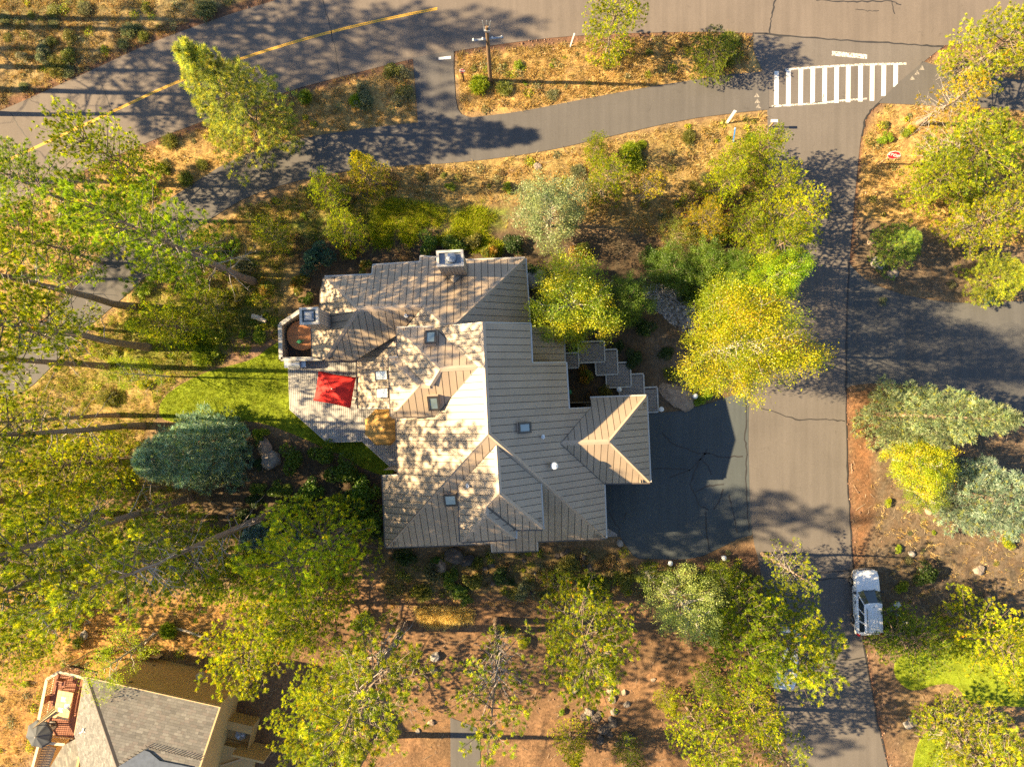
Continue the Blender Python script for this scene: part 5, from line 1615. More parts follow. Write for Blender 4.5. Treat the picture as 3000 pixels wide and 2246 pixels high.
VAR={}
VAR['pine']=[pine(1,nb=62,dead=22,twig=True),pine(2,nb=58,base=.52,dead=24,twig=True),pine(3,nb=64,base=.42,bend=.03,dead=18,twig=True)]
VAR['sparse']=[pine(4,nb=36,base=.5,dead=36,dens=.8,twig=True),pine(5,nb=32,base=.4,dead=44,dens=.8,bend=.03,twig=True)]
VAR['dense']=[pine(6,H=9,R=3.4,base=.10,nb=88,prof='round',pal_w=(3,5,4,1.3,.12),dead=8),pine(7,H=9,R=3.4,base=.08,nb=84,prof='round',pal_w=(3,5,4,1.6,.15),dead=14,twig=True),pine(8,H=9,R=3.4,base=.12,nb=86,prof='round',pal_w=(5,5,3,1,.08),dead=6)]
VAR['young']=[pine(9,H=11,R=3.4,base=.06,nb=110,prof='cone',pal_w=(3,6,3,.4,0),dead=4,tl=.22,tw=.030,nt=13),pine(10,H=11,R=3.4,base=.06,nb=96,prof='cone',pal_w=(3,5,4,1,.1),dead=6)]
VAR['spruce']=[spruce(11),spruce(12)]
VAR['gold']=[leafy(13,pal='gold'),leafy(14,pal='gold',nc=250)]
VAR['amber']=[leafy(15,pal='amber',leaf=.09,nc=400,per=140,R=3.6,H=9)]
VAR['green']=[leafy(16,pal='green',nc=220,pale=False)]
VAR['silver']=[leafy(17,pal='silver',nc=260,per=80,leaf=.12),leafy(18,pal='silver',nc=220,per=70)]
VAR['lime']=[leafy(19,pal='lime',nc=150,per=70,pale=True),leafy(20,pal='lime',nc=100,per=50)]
VAR['mixleaf']=[leafy(21,pal='mix',nc=150,per=60,pale=False),leafy(22,pal='rust',nc=100,per=45,pale=False)]
SH={p:[shrub(30+i*7+k,p,n,lf) for k in range(2)] for i,(p,n,lf) in enumerate((('olive',1700,.10),('dark',2000,.10),('lime',1700,.10),('mix',1500,.10),('teal',3200,.085),('rust',900,.09),('sage',1600,.085),('gold',1500,.10),('green',1700,.10)))}
SP={'sage':[spiky(91,'sage',300),spiky(92,'sage',260,.7)],'lime':[spiky(93,'lime',520,1.0,.06,.5)],'olive':[spiky(94,'olive',280,.8)],'goldgrass':[]}

NOM={'pine':(14,3.2),'sparse':(14,3.2),'dense':(9,3.4),'young':(11,3.4),'spruce':(12,2.5),'gold':(8,3),'amber':(9,3.6),'green':(8,3),'silver':(8,3),'lime':(8,3),'mixleaf':(8,3)}
TNAME={'pine':'pine_tree','sparse':'pine_tree','dense':'pine_tree','young':'pine_tree','spruce':'spruce_tree'}
cnt={}
def tree(kind,x,y,H,R,label,zc=None,tint=(1,1,1),group=None,var=None,lean=(0,0)):
    """zc None: x,y is the foot of the trunk; else x,y is the crown centre as seen, at height zc. R in metres"""
    if zc is not None:
        f=1-zc/CAM_H; x=PX+(x-PX)*f; y=PY+(y-PY)*f
    vs_=VAR[kind]; i=cnt.get(kind,0); cnt[kind]=i+1
    tm,cm=vs_[(i if var is None else var)%len(vs_)]
    h0,r0=NOM[kind]
    p=G(x,y); rz=random.uniform(0,6.28)
    root=empty(TNAME.get(kind,'leafy_tree'),(p.x,p.y,-.05),0)
    tag(root,label,{'pine_tree':'pine tree','spruce_tree':'spruce tree'}.get(TNAME.get(kind),'tree'),group)
    for nm,me in (('trunk',tm),('crown',cm)):
        o=mk(nm,me,root); o.scale=(R/r0,R/r0,H/h0); o.rotation_euler=(lean[0],lean[1],rz)
        if nm=='crown':
            j=[random.uniform(.9,1.1) for _ in range(3)]
            o.color=(tint[0]*j[0],tint[1]*j[0],tint[2]*j[2],1)
    return root
def bush(x,y,R,h,pal,label,group=None,tint=(1,1,1),zc=None,spk=False,name='shrub',cat='shrub'):
    if zc:
        f=1-zc/CAM_H; x=PX+(x-PX)*f; y=PY+(y-PY)*f
    me=random.choice((SP if spk else SH)[pal]); p=G(x,y)
    o=mk(name,me); o.location=(p.x,p.y,-.03); o.scale=(R,R*random.uniform(.88,1.1),h); o.rotation_euler=(0,0,random.uniform(0,6.28))
    o.color=(*[t*random.uniform(.92,1.08) for t in tint],1)
    return tag(o,label,cat,group)

# rocks
def rock_mesh(seed):
    r=np.random.default_rng(seed); bm=bmesh.new(); bmesh.ops.create_icosphere(bm,subdivisions=3,radius=1)
    ks=r.normal(0,1,(7,3)); 
    for v in bm.verts:
        d=np.array(v.co); s=1
        for k in ks:
            q=d@unit(k); 
            if q>.62: s=min(s,.62/q+.02)
        s+=.05*math.sin(d[0]*6+seed)*math.sin(d[1]*7)+.03*math.sin(d[2]*11+d[0]*9)
        v.co=Vector(d*s)*Vector((1,.8,.62)).length/1.41
        v.co.z*=.65
    me=bpy.data.meshes.new('rock'); bm.to_mesh(me); bm.free()
    a=me.color_attributes.new('Col','FLOAT_COLOR','POINT'); base=[(.27,.22,.18),(.22,.19,.165),(.30,.22,.16),(.25,.23,.21),(.10,.082,.070),(.075,.066,.060)][seed]
    for d in a.data: d.color=(*base,1)
    me.materials.append(M['rock']); return me
RK=[rock_mesh(s) for s in range(6)]
def rock(x,y,r,label,group=None,v=None,h=1.,ax=1.):
    if group: v=random.choice((4,5,4,1))
    p=G(x,y); o=mk('boulder',RK[random.randrange(4) if v is None else v]); o.location=(p.x,p.y,r*.12*h); o.scale=(r*ax,r,r*h)
    o.rotation_euler=(random.uniform(-.15,.15),random.uniform(-.15,.15),random.uniform(0,6.28)); return tag(o,label,'rock',group)
print('foliage faces', {k:[len(v[1].polygons) for v in vs_] for k,vs_ in VAR.items()})
# ------------------------------------------------------------------ trees, by place
GR=(.82,.98,.9); YG=(1.06,1.05,.9); YEL=(1.20,1.12,.8); DK=(.72,.82,.9)
# west side, tall pines with bare trunks leaning out of the picture by perspective
tree('pine',743,825,21,3.4,'tall pine whose dark trunk foot stands nearest the blue green bush by the house',tint=GR)
tree('pine',389,899,24,3.4,'tall pine rooted on the bike path edge at the left, trunk crossing the path',tint=YG)
tree('pine',435,1017,25,3.4,'tall pine with long dark trunk rooted left of the lawn, second below the path')
tree('pine',317,1074,23,3.0,'tall pine with a half hidden trunk just above the thin white birch trunk')
tree('lime',498,1103,8.5,1.5,'slim birch with thin pale trunk at the lawn tip',var=1)
tree('sparse',346,1216,19,2.2,'thin pale trunked pine left of the lawn tip')
tree('pine',419,1248,23,3.2,'pine with thick pale brown trunk left of the big blue spruce')
tree('pine',480,1548,25,3.4,'pine with a dark leaning trunk below the blue spruce')
tree('sparse',450,1625,24,3.2,'pine with dark trunk pointing to the lower left corner of the grove')
tree('pine',560,1455,26,3.6,'tall pine rooted at the lower edge of the blue spruce')
tree('sparse',797,1500,25,3.4,'tall pine rooted in the dark bed south west of the house')
tree('dense',215,1365,10,3.0,'bright yellow green pine just left of the big blue spruce',zc=7,tint=YEL)
tree('dense',110,1560,10,2.5,'yellow green pine at the left edge below the yellow one',zc=7,tint=YG)
tree('pine',420,1610,12,3.0,'broad pine in the middle of the lower left grove',zc=9,tint=YG)
tree('dense',575,1665,10,2.6,'green pine at the right of the lower left grove',zc=7)
tree('dense',250,1690,9,2.4,'pine at the lower edge of the lower left grove',zc=6,tint=YG)
tree('dense',40,1450,9,2.2,'olive green pine on the left picture edge beside the yellow pine',zc=7)
tree('dense',690,1690,8,2.0,'small pine between the grove and the large green pine by the house',zc=5,tint=YG)
tree('dense',890,1640,16,3.6,'large rounded green pine at the south west corner of the house',zc=11,tint=(1.05,1.08,1))
tree('dense',775,1850,12,3.1,'large yellow green pine above the neighbouring house',zc=7,tint=YEL)
tree('dense',930,1760,13,2.5,'green pine between the two large pines south west of the house',zc=6)
tree('pine',1181,1831,19,4.4,'great pine with a thick trunk at the bottom, widest crown on the bottom edge',tint=YG,var=2)
tree('dense',900,2120,11,2.8,'full green pine beside the air conditioner box',zc=9,tint=YG)
tree('sparse',1457,1817,18,3.3,'forked grey pine with many dead limbs at bottom centre')
tree('dense',1720,1890,14,3.3,'broad yellow green pine south of the house, left of the silver birch',zc=10,tint=YG)
tree('dense',2290,1865,11,3.5,'brightest yellow pine overhanging the hidden silver car',zc=6.5,tint=YEL)
tree('dense',2165,1880,12,2.4,'green pine squeezed left of the brightest yellow pine',zc=8,tint=DK)
tree('dense',2165,1790,10,2.2,'green pine between the silver birch and the brightest yellow pine',zc=7,tint=DK)
tree('sparse',2295,1660,8,2.0,'thin green pine at the road edge above the brightest yellow pine',zc=4,var=1)
tree('dense',2680,1890,6,2.4,'dark green pine at the corner of the right hand lawn',zc=4,tint=DK)
tree('dense',2910,1875,8,3.0,'yellow green pine over the right hand lawn',zc=5,tint=YEL)
tree('pine',2711,2098,12,3.8,'pine with a visible trunk in the lower right corner',tint=YEL)
tree('dense',2860,2190,8,3.0,'low yellow green pine at the bottom right edge',zc=5,tint=YG)
tree('dense',2205,2075,8,1.9,'small yellow pine left of the dappled road below the hidden car',zc=5,tint=YEL)
tree('dense',2080,2190,9,2.4,'pine on the bottom edge left of the dappled road',zc=6,tint=YG)
tree('sparse',2280,2190,9,2.5,'thin pine on the bottom edge touching the dappled road',zc=6,var=0)
tree('young',1680,2205,5,1.5,'young yellow green pine on the brown dirt at bottom centre',zc=3,tint=YEL,var=1)
tree('young',1962,2068,3.5,.95,'little yellow green pine right of the lava rocks',zc=2,tint=YEL,var=1)
tree('dense',1845,2215,4,1.1,'small dark pine at the bottom edge below the lava rocks',zc=2.5,tint=DK)
tree('dense',2080,2005,4,1.35,'small dark green pine on the brown dirt left of the hidden car',zc=2.5,tint=DK)
tree('pine',190,1335,27,3.4,'very tall pine whose trunk runs off the left edge beside the yellow pine')
tree('pine',235,1425,27,3.4,'very tall pine at the left, trunk foot below the bright yellow green pine')
tree('pine',170,1500,27,3.4,'very tall pine at the left, trunk foot above the pine at the left edge')
# upper left
tree('young',770,385,12,3.6,'bright light green young pine between the road and the bike path',tint=(1.25,1.12,4.0),var=0)
tree('dense',460,545,11,2.3,'leaning green pine top reaching over the yellow road line',tint=YG)
tree('pine',315,642,12,3.2,'broad pine at the upper left edge below the road',tint=GR)
tree('dense',80,700,11,2.6,'green pine on the left picture edge below the road',zc=8,tint=GR)
tree('pine',340,650,12,2.7,'pine with yellow green clumps over the bike path bend',zc=9,tint=YG)
tree('pine',480,720,13,2.6,'pine with grey bare twigs right of the bike path bend',zc=10,tint=GR)
tree('dense',70,930,11,2.3,'pine on the left edge where the path passes under the trees',zc=8)
tree('dense',480,950,6,1.9,'low bushy pine between the tall trunks left of the house',zc=4,tint=YG)
tree('dense',600,890,5,1.5,'low olive pine left of the fallen log and the house',zc=3)
# top
tree('dense',1800,70,8,2.1,'compact yellow green conifer on the top edge beside the road',zc=4,tint=YEL)
tree('dense',2088,168,3.2,1.9,'dark low bushy pine beside the crosswalk shadow',zc=1.6,tint=(.55,.6,.7))
# top right group
tree('dense',2930,130,8,2.9,'yellow pine with rusty twigs in the top right corner',zc=5,tint=YEL)
tree('sparse',2790,295,6.5,2.4,'thin orange tinged pine right of the crosswalk',zc=4,tint=(1.5,1.0,.9),var=1)
tree('dense',2890,450,7,3.3,'wide grey branched pine behind the right hand stop sign',zc=5,tint=YG)
tree('dense',2745,530,5,2.0,'small yellow pine nearest the right hand stop sign',zc=3,tint=YG)
tree('dense',2900,640,7,2.5,'yellow pine above the feathery conifers on the right edge',zc=4,tint=YEL)
tree('sparse',2830,400,7,2.6,'twiggy pine in the middle of the right hand thicket',zc=5,tint=YG)
# along the side road, property corner
tree('dense',2232,440,6,1.7,'slim green pine at the property corner overhanging the side road',zc=4,tint=YG)
tree('dense',2278,545,6,1.6,'yellow green pine second from the corner along the side road',zc=4,tint=YG)
tree('dense',2330,620,7,2.0,'bright yellow green pine bulging furthest over the side road',zc=5,tint=YEL)
tree('dense',2290,715,10,1.9,'green pine above the amber birch at the side road',zc=7)
tree('dense',2120,540,5,1.5,'small green pine among reddish brush inside the property corner',zc=3)
# garden north of the house
tree('dense',1780,520,6.5,1.7,'green pine touching the right side of the pale silver birch',zc=4)
tree('sparse',1905,540,6,1.4,'thin orange tipped pine with a leaning grey trunk north east of the house',zc=4,tint=(1.35,1,.8))
tree('young',1060,490,6.5,1.7,'orange tinged conical conifer just south of the bike path',zc=4,tint=(1.25,1.0,.9),var=1)
tree('dense',965,570,5.5,1.4,'small green pine left of the orange tinged conifer',zc=3)
tree('dense',1015,680,5,1.5,'green pine between the blue green bush and the bright grass',zc=3)
tree('dense',800,690,4.5,1.3,'low green pine above the blue green bush',zc=2.5,tint=YG)
tree('dense',1745,430,4,1.0,'little pine at the bike path north of the silver birch',zc=2.5,tint=YG)
tree('dense',2150,470,5,1.4,'small yellow green pine just left of the slim corner pine',zc=3,tint=YG)
tree('dense',2065,640,4.5,1.5,'orange flecked small pine in the middle of the reddish brush',zc=2.5,tint=(1.25,.95,.8),var=1)
tree('dense',2180,655,5,1.6,'green pine between the reddish brush and the side road pines',zc=3)
tree('green',1965,785,4,1.8,'dark leafy tree north of the gravel bed',zc=2.5,tint=(.75,.8,.8))
tree('green',2075,770,4,1.7,'green leafy tree above the right end of the gravel bed',zc=2.5)
tree('mixleaf',1985,690,3.2,1.4,'orange and green leafy small tree below the leaning orange tipped pine',zc=2,var=0)
# broadleaf
tree('gold',1676,895,8.5,3.1,'golden yellow aspen at the east side of the house',zc=5,var=0)
tree('green',1835,880,6.5,1.75,'plain green tree against the right side of the golden aspen',zc=4)
tree('silver',1612,620,7,2.6,'pale silver green birch north of the house',zc=4,var=0)
tree('amber',2212,1000,16,3.5,'large amber and yellow birch hanging over the side road',zc=11,tint=(.86,.90,.8))
tree('lime',2120,880,9,1.7,'yellow green leafy tree at the upper left side of the amber birch',zc=6,var=0)
tree('green',2170,790,5,1.5,'small green leafy tree above the amber birch',zc=3)
tree('gold',2290,800,10,1.7,'yellow green birch tucked above the large amber one',zc=7,tint=(.8,1,1),var=1)
tree('silver',2010,1780,11,2.3,'silver green birch south of the driveway',zc=7,tint=(1.05,1.05,.7),var=1)
tree('lime',2110,1690,4.5,1.2,'small light green birch between the silver birch and the driveway',zc=2.5,var=0)
tree('gold',2698,1358,6,2.0,'bright yellow aspen between the two spruces on the right',zc=3.5,tint=(1.15,1.1,1),var=1)
tree('lime',2700,1445,4,1.5,'yellow green tree under the bright yellow aspen',zc=2,var=0)
tree('lime',300,1960,9,2.0,'light green leafy tree reaching over the grey shingle roof',zc=7,var=1,tint=(1.1,1.1,1))
tree('dense',60,1880,7,2.6,'olive pine at the left edge above the neighbouring deck',zc=4,tint=YG)
tree('lime',1905,1692,4,1.15,'thin pale leaved small tree south of the garage',zc=2,var=1)
tree('pine',1090,2150,20,3.4,'tall pine rooted left of the lower driveway strip, crown below the bottom edge')
# spruces
tree('spruce',640,1312,11,3.1,'big blue spruce at the end of the lawn',tint=(1.1,1.2,1.2),var=0)
tree('spruce',2585,1213,14,2.6,'tall pointed olive spruce right of the side road',tint=(1.45,1.25,.75),var=1)
tree('spruce',2800,1440,13,2.9,'pale grey green spruce below the bright yellow aspen on the right',tint=(1.45,1.32,1.15),var=0)
tree('spruce',780,1560,4.5,1.3,'small blue spruce in shade at the foot of the tall pine in the dark bed',tint=(.8,1,1.25))
tree('spruce',885,1545,3.2,.9,'smallest blue spruce, half under the large rounded pine',tint=(.85,1,1.2))
# trees standing outside the picture whose shadows cross the road, the lawn and the roof
OFF=[(-90,50,24,3.2),(-330,70,26,3.4),(-300,190,23,3.2),(-150,262,22,3.0),(-460,255,24,3.4),(-90,330,17,2.6),(-620,130,27,3.6),
     (-160,520,22,3.0),(-420,800,24,3.2)]
for x,y,H,R in OFF:
    tree('pine' if (int(x)//10)%2 else 'sparse',x,y,H,R,'tall pine beyond the left edge of the picture casting a long shadow',group='pines beyond the left edge')
for x,y in ((1180,2420),(1560,2480),(1900,2420),(2150,2450),(3250,500),(3300,1050),(3250,1600),(3200,2250),(2450,2600)):
    tree('dense',x,y,8,3,'pine beyond the right or bottom edge of the picture',group='pines beyond the other edges')

# ------------------------------------------------------------------ shrubs, by place
bush(915,760,1.7,2.0,'teal','dark blue green rounded bush north west of the house',zc=1)
for x,y,R,h,p,l in (
 (860,830,1.2,1.4,'mix','orange and green bush at the north west corner of the roof'),
 (900,880,.9,1.0,'green','dark green bush just above the western chimney'),
 (1020,735,1.2,1.3,'mix','orange green bush against the north eave, left of its step'),
 (1060,775,.8,.9,'mix','small orange bush tucked into the step of the north eave'),
 (1180,742,.8,.9,'rust','bright orange bush left of the north chimney'),
 (1260,712,1.3,1.2,'green','green leafy bush behind the north chimney'),
 (1330,715,1.2,1.2,'green','dark green bush right behind the north chimney'),
 (1430,740,1.1,1.3,'mix','orange and yellow bush right of the north chimney overlapping the eave'),
 (1390,700,1.0,1.0,'olive','olive bush between the tall bright grass and the north eave'),
 (1500,720,1.2,1.1,'dark','dark bush near the north east roof corner'),
 (1855,1050,1.12,1.1,'dark','round clipped dark bush beside the brick landings'),
 (1890,955,1.2,1.3,'dark','dark bush between the gravel bed and the golden aspen'),
 (1840,930,.9,1.0,'dark','dark low bush under the plain green tree'),
 (1818,1015,.7,.8,'dark','small dark bush at the top of the brick walk'),
 (1950,1030,.85,.9,'dark','dark bush right of the round clipped bush'),
 (1968,1095,.85,.8,'olive','yellowish bush above the big sandstone boulder'),
 (1720,1100,1.0,1.5,'mix','orange leaved maple in the dark bed by the front walk'),
 (1775,1150,.75,.9,'olive','yellow green bush at the north eave of the garage'),
 (1735,1155,.6,.6,'rust','brown twiggy bush left of the yellow green bush by the garage'),
 (1960,800,1.4,1.6,'dark','dark green bush north of the gravel bed'),
 (1910,750,1.2,1.2,'dark','dark bush between the silver birch and gravel bed'),
 (2030,860,1.3,1.4,'green','green bush at the right end of the gravel bed'),
 (2060,760,1.4,1.5,'olive','olive bush in the middle of the eastern garden'),
 (2120,690,1.5,1.5,'mix','orange flecked bush in the eastern garden'),
 (2020,660,1.3,1.2,'olive','yellow green bush below the reddish brush'),
 (2060,590,1.6,1.2,'rust','reddish bare brush inside the property corner'),
 (2140,610,1.2,1.1,'rust','smaller reddish brush right of the bigger one'),
 (2180,800,1.2,1.4,'green','green bush under the left side of the amber birch'),
 (1560,800,1.0,.9,'dark','dark bush against the north east hip of the roof'),
 (1705,730,1.1,1.0,'mix','orange flecked bush below the silver birch'),
 (2065,1168,.9,.9,'lime','yellow green bush at the top of the driveway under the amber birch'),
 (860,1345,1.65,1.80,'green','green bush just below the angled deck corner'),
 (950,1335,1.68,1.82,'green','wide green bush below the southern deck edge'),
 (1010,1385,2.10,2.24,'green','largest green bush in the dark bed south of the deck'),
 (900,1440,1.54,1.54,'green','dark bush in the middle of the dark bed'),
 (1055,1450,1.95,2.08,'green','dark bush against the south west wall of the house'),
 (985,1475,1.80,1.80,'green','dark bush below the largest green bush'),
 (1090,1530,1.68,1.68,'green','dark bush at the south west roof corner'),
 (850,1500,1.40,1.40,'green','dark bush above the small blue spruces'),
 (760,1265,.8,.9,'lime','yellow green bush at the right side of the big blue spruce'),
 (715,1245,.4,.6,'sage','small white flecked bush at the lawn edge above the blue spruce'),
 (1185,1640,1.2,1.2,'dark','dark bush below the south west eave'),
 (1315,1700,.95,1.0,'green','bright green bush on the slope south of the house'),
 (1390,1700,1.1,1.1,'olive','olive bush right of the bright green one south of the house'),
 (1470,1690,1.1,1.0,'dark','dark shaggy bush below the low porch roof'),
 (1530,1720,1.1,1.0,'sage','grey green bush on the slope below the porch roof'),
 (1600,1690,1.1,.9,'rust','brownish brush on the slope left of the yellow shrub'),
 (1660,1660,1.2,.9,'olive','olive brush below the garage corner'),
 (1725,1705,1.1,1.3,'lime','bright yellow green shrub south of the garage'),
 (1780,1660,1.0,.8,'rust','brownish brush beside the south driveway edge'),
 (1830,1700,1.1,1.0,'olive','olive bush between the yellow shrub and the silver birch'),
 (1960,1690,1.0,.9,'green','green bush beside the white lantern south of the driveway'),
 (2060,1700,1.0,1.0,'dark','dark green bush left of the driveway mouth lantern'),
 (2170,1690,1.0,.9,'olive','olive bush at the south side of the driveway mouth'),
 (2715,1685,1.45,1.7,'dark','big dark green rounded bush right of the white car'),
 (2650,1725,.75,.7,'lime','small green bush left of the big dark one by the white car'),
 (2630,1607,.5,.5,'lime','tiny yellow green bush above the white car'),
 (2740,1560,.3,.25,'lime','tiniest green tuft on the bare dirt above the big dark bush'),
 (2955,1590,1.0,.9,'gold','yellow bush on the right edge below the pale spruce'),
 (2600,1470,.5,.55,'gold','round yellow bush alone on the orange dirt verge'),
 (2620,1860,1.4,1.3,'green','green bush just below the utility boxes'),
 (1643,2085,.4,.45,'lime','single yellow green sprout on the dirt beside the lava rocks'),
 (1540,1880,.9,.8,'gold','yellow brush on the dirt right of the forked grey pine'),
 (1480,1850,.8,.7,'olive','olive brush at the foot of the forked grey pine'),
 (1050,1820,1.1,1.1,'lime','yellow green bush left of the great pine trunk'),
 (2590,880,.5,.4,'sage','pale tuft at the dark branch road corner'),
 (2790,835,.5,.4,'sage','pale grey tuft on the orange verge of the branch road'),
 (700,935,.9,.9,'olive','yellow green bush beside the fallen log'),
 (640,985,1.1,.9,'gold','golden bush left of the brown mulch patch'),
 (610,1040,1.0,.8,'lime','yellow green bush at the lawn edge near the mulch patch'),
 (510,1000,1.1,.8,'olive','olive bush between two tall trunks left of the lawn'),
 (780,840,1.0,1.0,'mix','orange tinged bush between the tall pine foot and the terrace'),
):
    bush(x,y,R,h,p,l,zc=h*.6)
# feathery bright green larches on the right
tree('young',2640,715,4.2,1.9,'feathery bright green conifer beside the two grey boulders',zc=1.8,tint=(.85,.98,3.6),var=0)
tree('young',2930,812,4.5,2.2,'feathery yellow green conifer on the right edge above the branch road',zc=1.8,tint=(1.2,1.12,2.6),var=0)
bush(2895,870,.8,.7,'teal','small blue grey shrub under the feathery yellow green conifer',tint=(2,2,2.2))
# brush of the dry verges: many alike, told apart by verge
LANDMARKS=[(1437,238,'utility pole'),(1270,260,'path spur'),(1359,238,'small red stop sign'),(1281,26,'end of the yellow line'),(1800,120,'compact conifer on the top edge'),(2088,180,'dark low pine by the crosswalk'),(650,270,'light green young pine'),
 (300,199,'first road crack'),(60,60,'top left corner'),(420,60,'upper road shoulder'),(700,20,'upper road shoulder at the top edge'),(40,250,'upper road shoulder at the left edge'),(1100,250,'thicket left of the path spur'),(850,240,'lower road shoulder near the long crack'),(500,430,'road bend below the young pine'),(200,640,'left end of the bike path'),
 (2255,370,'white mailbox'),(2127,364,'white marker post'),(1574,489,'pinkish path rock'),(1060,490,'orange tinged conifer'),(1300,640,'tall bright grass'),(1612,620,'pale silver birch'),(1790,520,'green pine right of the birch'),(1905,540,'leaning orange tipped pine'),(2080,590,'reddish brush'),(1840,400,'path edge above the birch'),(720,580,'bike path bend above the house'),(640,700,'bike path edge left of the blue green bush'),(908,752,'blue green bush'),
 (389,899,'trunk foot at the bike path'),(435,1017,'second long trunk'),(498,1103,'slim birch trunk'),(743,827,'tall pine foot near the terrace'),(760,935,'cut log'),(690,1010,'brown mulch patch'),(419,1248,'pale trunk left of the blue spruce'),(530,1340,'big blue spruce'),(215,1365,'bright yellow green pine'),(110,1560,'pine at the left edge'),(420,1600,'broad grove pine'),(250,1690,'lower grove pine'),(570,1660,'green grove pine'),
 (247,1858,'flat pale rock'),(512,1836,'long fallen log'),(440,1868,'short fallen stick'),(172,1967,'deck railing corner'),(380,1950,'board fence corner'),(60,2000,'left edge beside the neighbouring deck'),(60,2150,'left edge beside the cream fence'),(775,1850,'large yellow green pine'),
 (2575,480,'right hand stop sign'),(2630,340,'path corner right of the crosswalk'),(2640,715,'feathery green conifer'),(2745,530,'small yellow pine'),(2900,450,'grey branched pine'),(2530,600,'side road edge below the stop sign'),
 (1315,1650,'big grey rock under the eave'),(1500,1640,'low porch roof'),(1725,1705,'bright yellow shrub'),(1817,1590,'brick corner of the garage'),(1900,1690,'pale thin tree'),(1958,1645,'white lantern by the driveway'),(2113,1628,'driveway mouth lantern'),(2040,1760,'silver green birch'),(1185,1650,'south west eave bush'),
 (1965,900,'gravel bed'),(1857,1050,'round clipped bush'),(1835,880,'plain green tree'),(2180,950,'amber birch'),(1981,1158,'sandstone boulder'),(960,1296,'deck corner'),(775,1320,'rough brown boulder'),(860,1430,'middle of the dark bed'),(1100,1480,'south west wall'),(780,1560,'small blue spruce'),
 (2600,1470,'round yellow bush'),(2640,1790,'utility boxes'),(2715,1685,'big dark green bush'),(2880,1480,'pale spruce'),(2870,1670,'half sunk tan rock'),(2560,1700,'white car'),(1181,1831,'great pine trunk'),(1457,1817,'forked grey pine'),(1760,2120,'lava rock pile'),(1650,2085,'yellow green sprout'),(1960,2065,'little yellow green pine'),(1360,2180,'lower driveway strip'),(2080,2005,'small dark green pine'),(1720,1890,'broad yellow green pine')]
HUE={'sage':'grey green','olive':'olive','lime':'yellow green','rust':'reddish brown','gold':'golden','dark':'dark green','green':'green','teal':'blue green'}
USED={}
def place_label(x,y,R,kd,noun,rr):
    ls=sorted((math.hypot(x-a,y-b),a,b,n) for a,b,n in LANDMARKS)
    size='small' if R<rr[0]+.33*(rr[1]-rr[0]) else 'large' if R>rr[0]+.67*(rr[1]-rr[0]) else 'middling'
    for dd,a,b,n in [q_ for q_ in ls[:12] if len(q_[3].split())<=5][:6]:
        dx,dy=x-a,y-b
        vert='above' if dy<0 else 'below'; hor='left of' if dx<0 else 'right of'
        if abs(dx)>2.2*abs(dy): w=hor
        elif abs(dy)>2.2*abs(dx): w=vert
        else: w=vert+' and '+hor
        q='close ' if dd<55 else '' if dd<120 else 'farther '
        l=f"{size} {HUE[kd]} {noun} {q}{w} the {n}"
        if l not in USED: USED[l]=1; return l
    return l
def scatter(poly,n,kinds,noun,group,rr=(.35,.9),seed=1,spk=.5,tint=(1,1,1),avoid=6):
    r=np.random.default_rng(seed); xs_=[p[0] for p in poly]; ys_=[p[1] for p in poly]; k=0; t=0
    while k<n and t<n*40:
        t+=1; x=r.uniform(max(15,min(xs_)),min(2985,max(xs_))); y=r.uniform(max(15,min(ys_)),min(2230,max(ys_)))
        X=np.array([x]);Y=np.array([y])
        if not inside(poly,X,Y)[0]: continue
        if any(inside(P,X,Y)[0] or dist_poly(P,X,Y)[0]<avoid+14 for P in SURF) or inside(P_HOUSE,X,Y)[0]: continue
        R=r.uniform(*rr); kd=kinds[int(r.integers(len(kinds)))]
        sp=r.random()<spk and kd in SP and len(SP[kd])>0
        bush(x,y,R,R*r.uniform(.6,.95),kd,place_label(x,y,R,kd,noun,rr),group,tint,spk=sp); k+=1
def under(polys,n,kinds,seed,label,rr=(.2,.5)):
    """low mixed growth nobody could count, joined into one object"""
    r=np.random.default_rng(seed); VV=[];FF=[];CC=[];b0=0
    for poly,share in polys:
        xs_=[p[0] for p in poly]; ys_=[p[1] for p in poly]; m=int(n*share)
        X=r.uniform(max(-80,min(xs_)),min(3080,max(xs_)),m*4);Y=r.uniform(max(-80,min(ys_)),min(2320,max(ys_)),m*4)
        ok=inside(poly,X,Y)
        for P in SURF: ok&=~inside(P,X,Y)&(dist_poly(P,X,Y)>14)
        ok&=~inside(P_HOUSE,X,Y)
        for i in np.nonzero(ok)[0][:m]:
            R=r.uniform(*rr); N=int(60+160*R); p=G(X[i],Y[i]); u=unit(r.normal(0,1,(N,3))); u[:,2]=np.abs(u[:,2])
            P=np.array([p.x,p.y,0])+u*R*r.uniform(.5,1.1,(N,1))*np.array([1,1,.75])
            kd=kinds[int(r.integers(len(kinds)))]; pl,w=LEAF_PALS[kd]
            V,F,C=leaves(P,.10,pick(pl,w,N,r)*r.uniform(.8,1.25),r,.7)
            VV.append(V);FF.append(F+b0);CC.append(C);b0+=len(V)
    o=mk('low_brush',tri_mesh('low_brush',np.concatenate(VV),np.concatenate(FF),np.concatenate(CC),M['leaf'])); tag(o,label,'brush',kind='stuff')
scatter([(-100,-100),(760,-100),(760,20),(285,170),(0,300),(-100,340)],26,['sage','olive','sage'],'sagebrush clump','sagebrush above the main road',(.35,.95),2)
scatter([(-100,640),(399,450),(996,240),(1200,190),(1215,350),(829,400),(530,545),(254,780),(-100,1050)],20,['sage','olive','lime'],'brush clump','brush between road and bike path',(.3,.8),3)
scatter([(930,270),(1190,190),(1200,330),(930,360)],7,['olive','dark','sage'],'bushy clump','thicket left of the path spur',(.6,1.1),4,0)
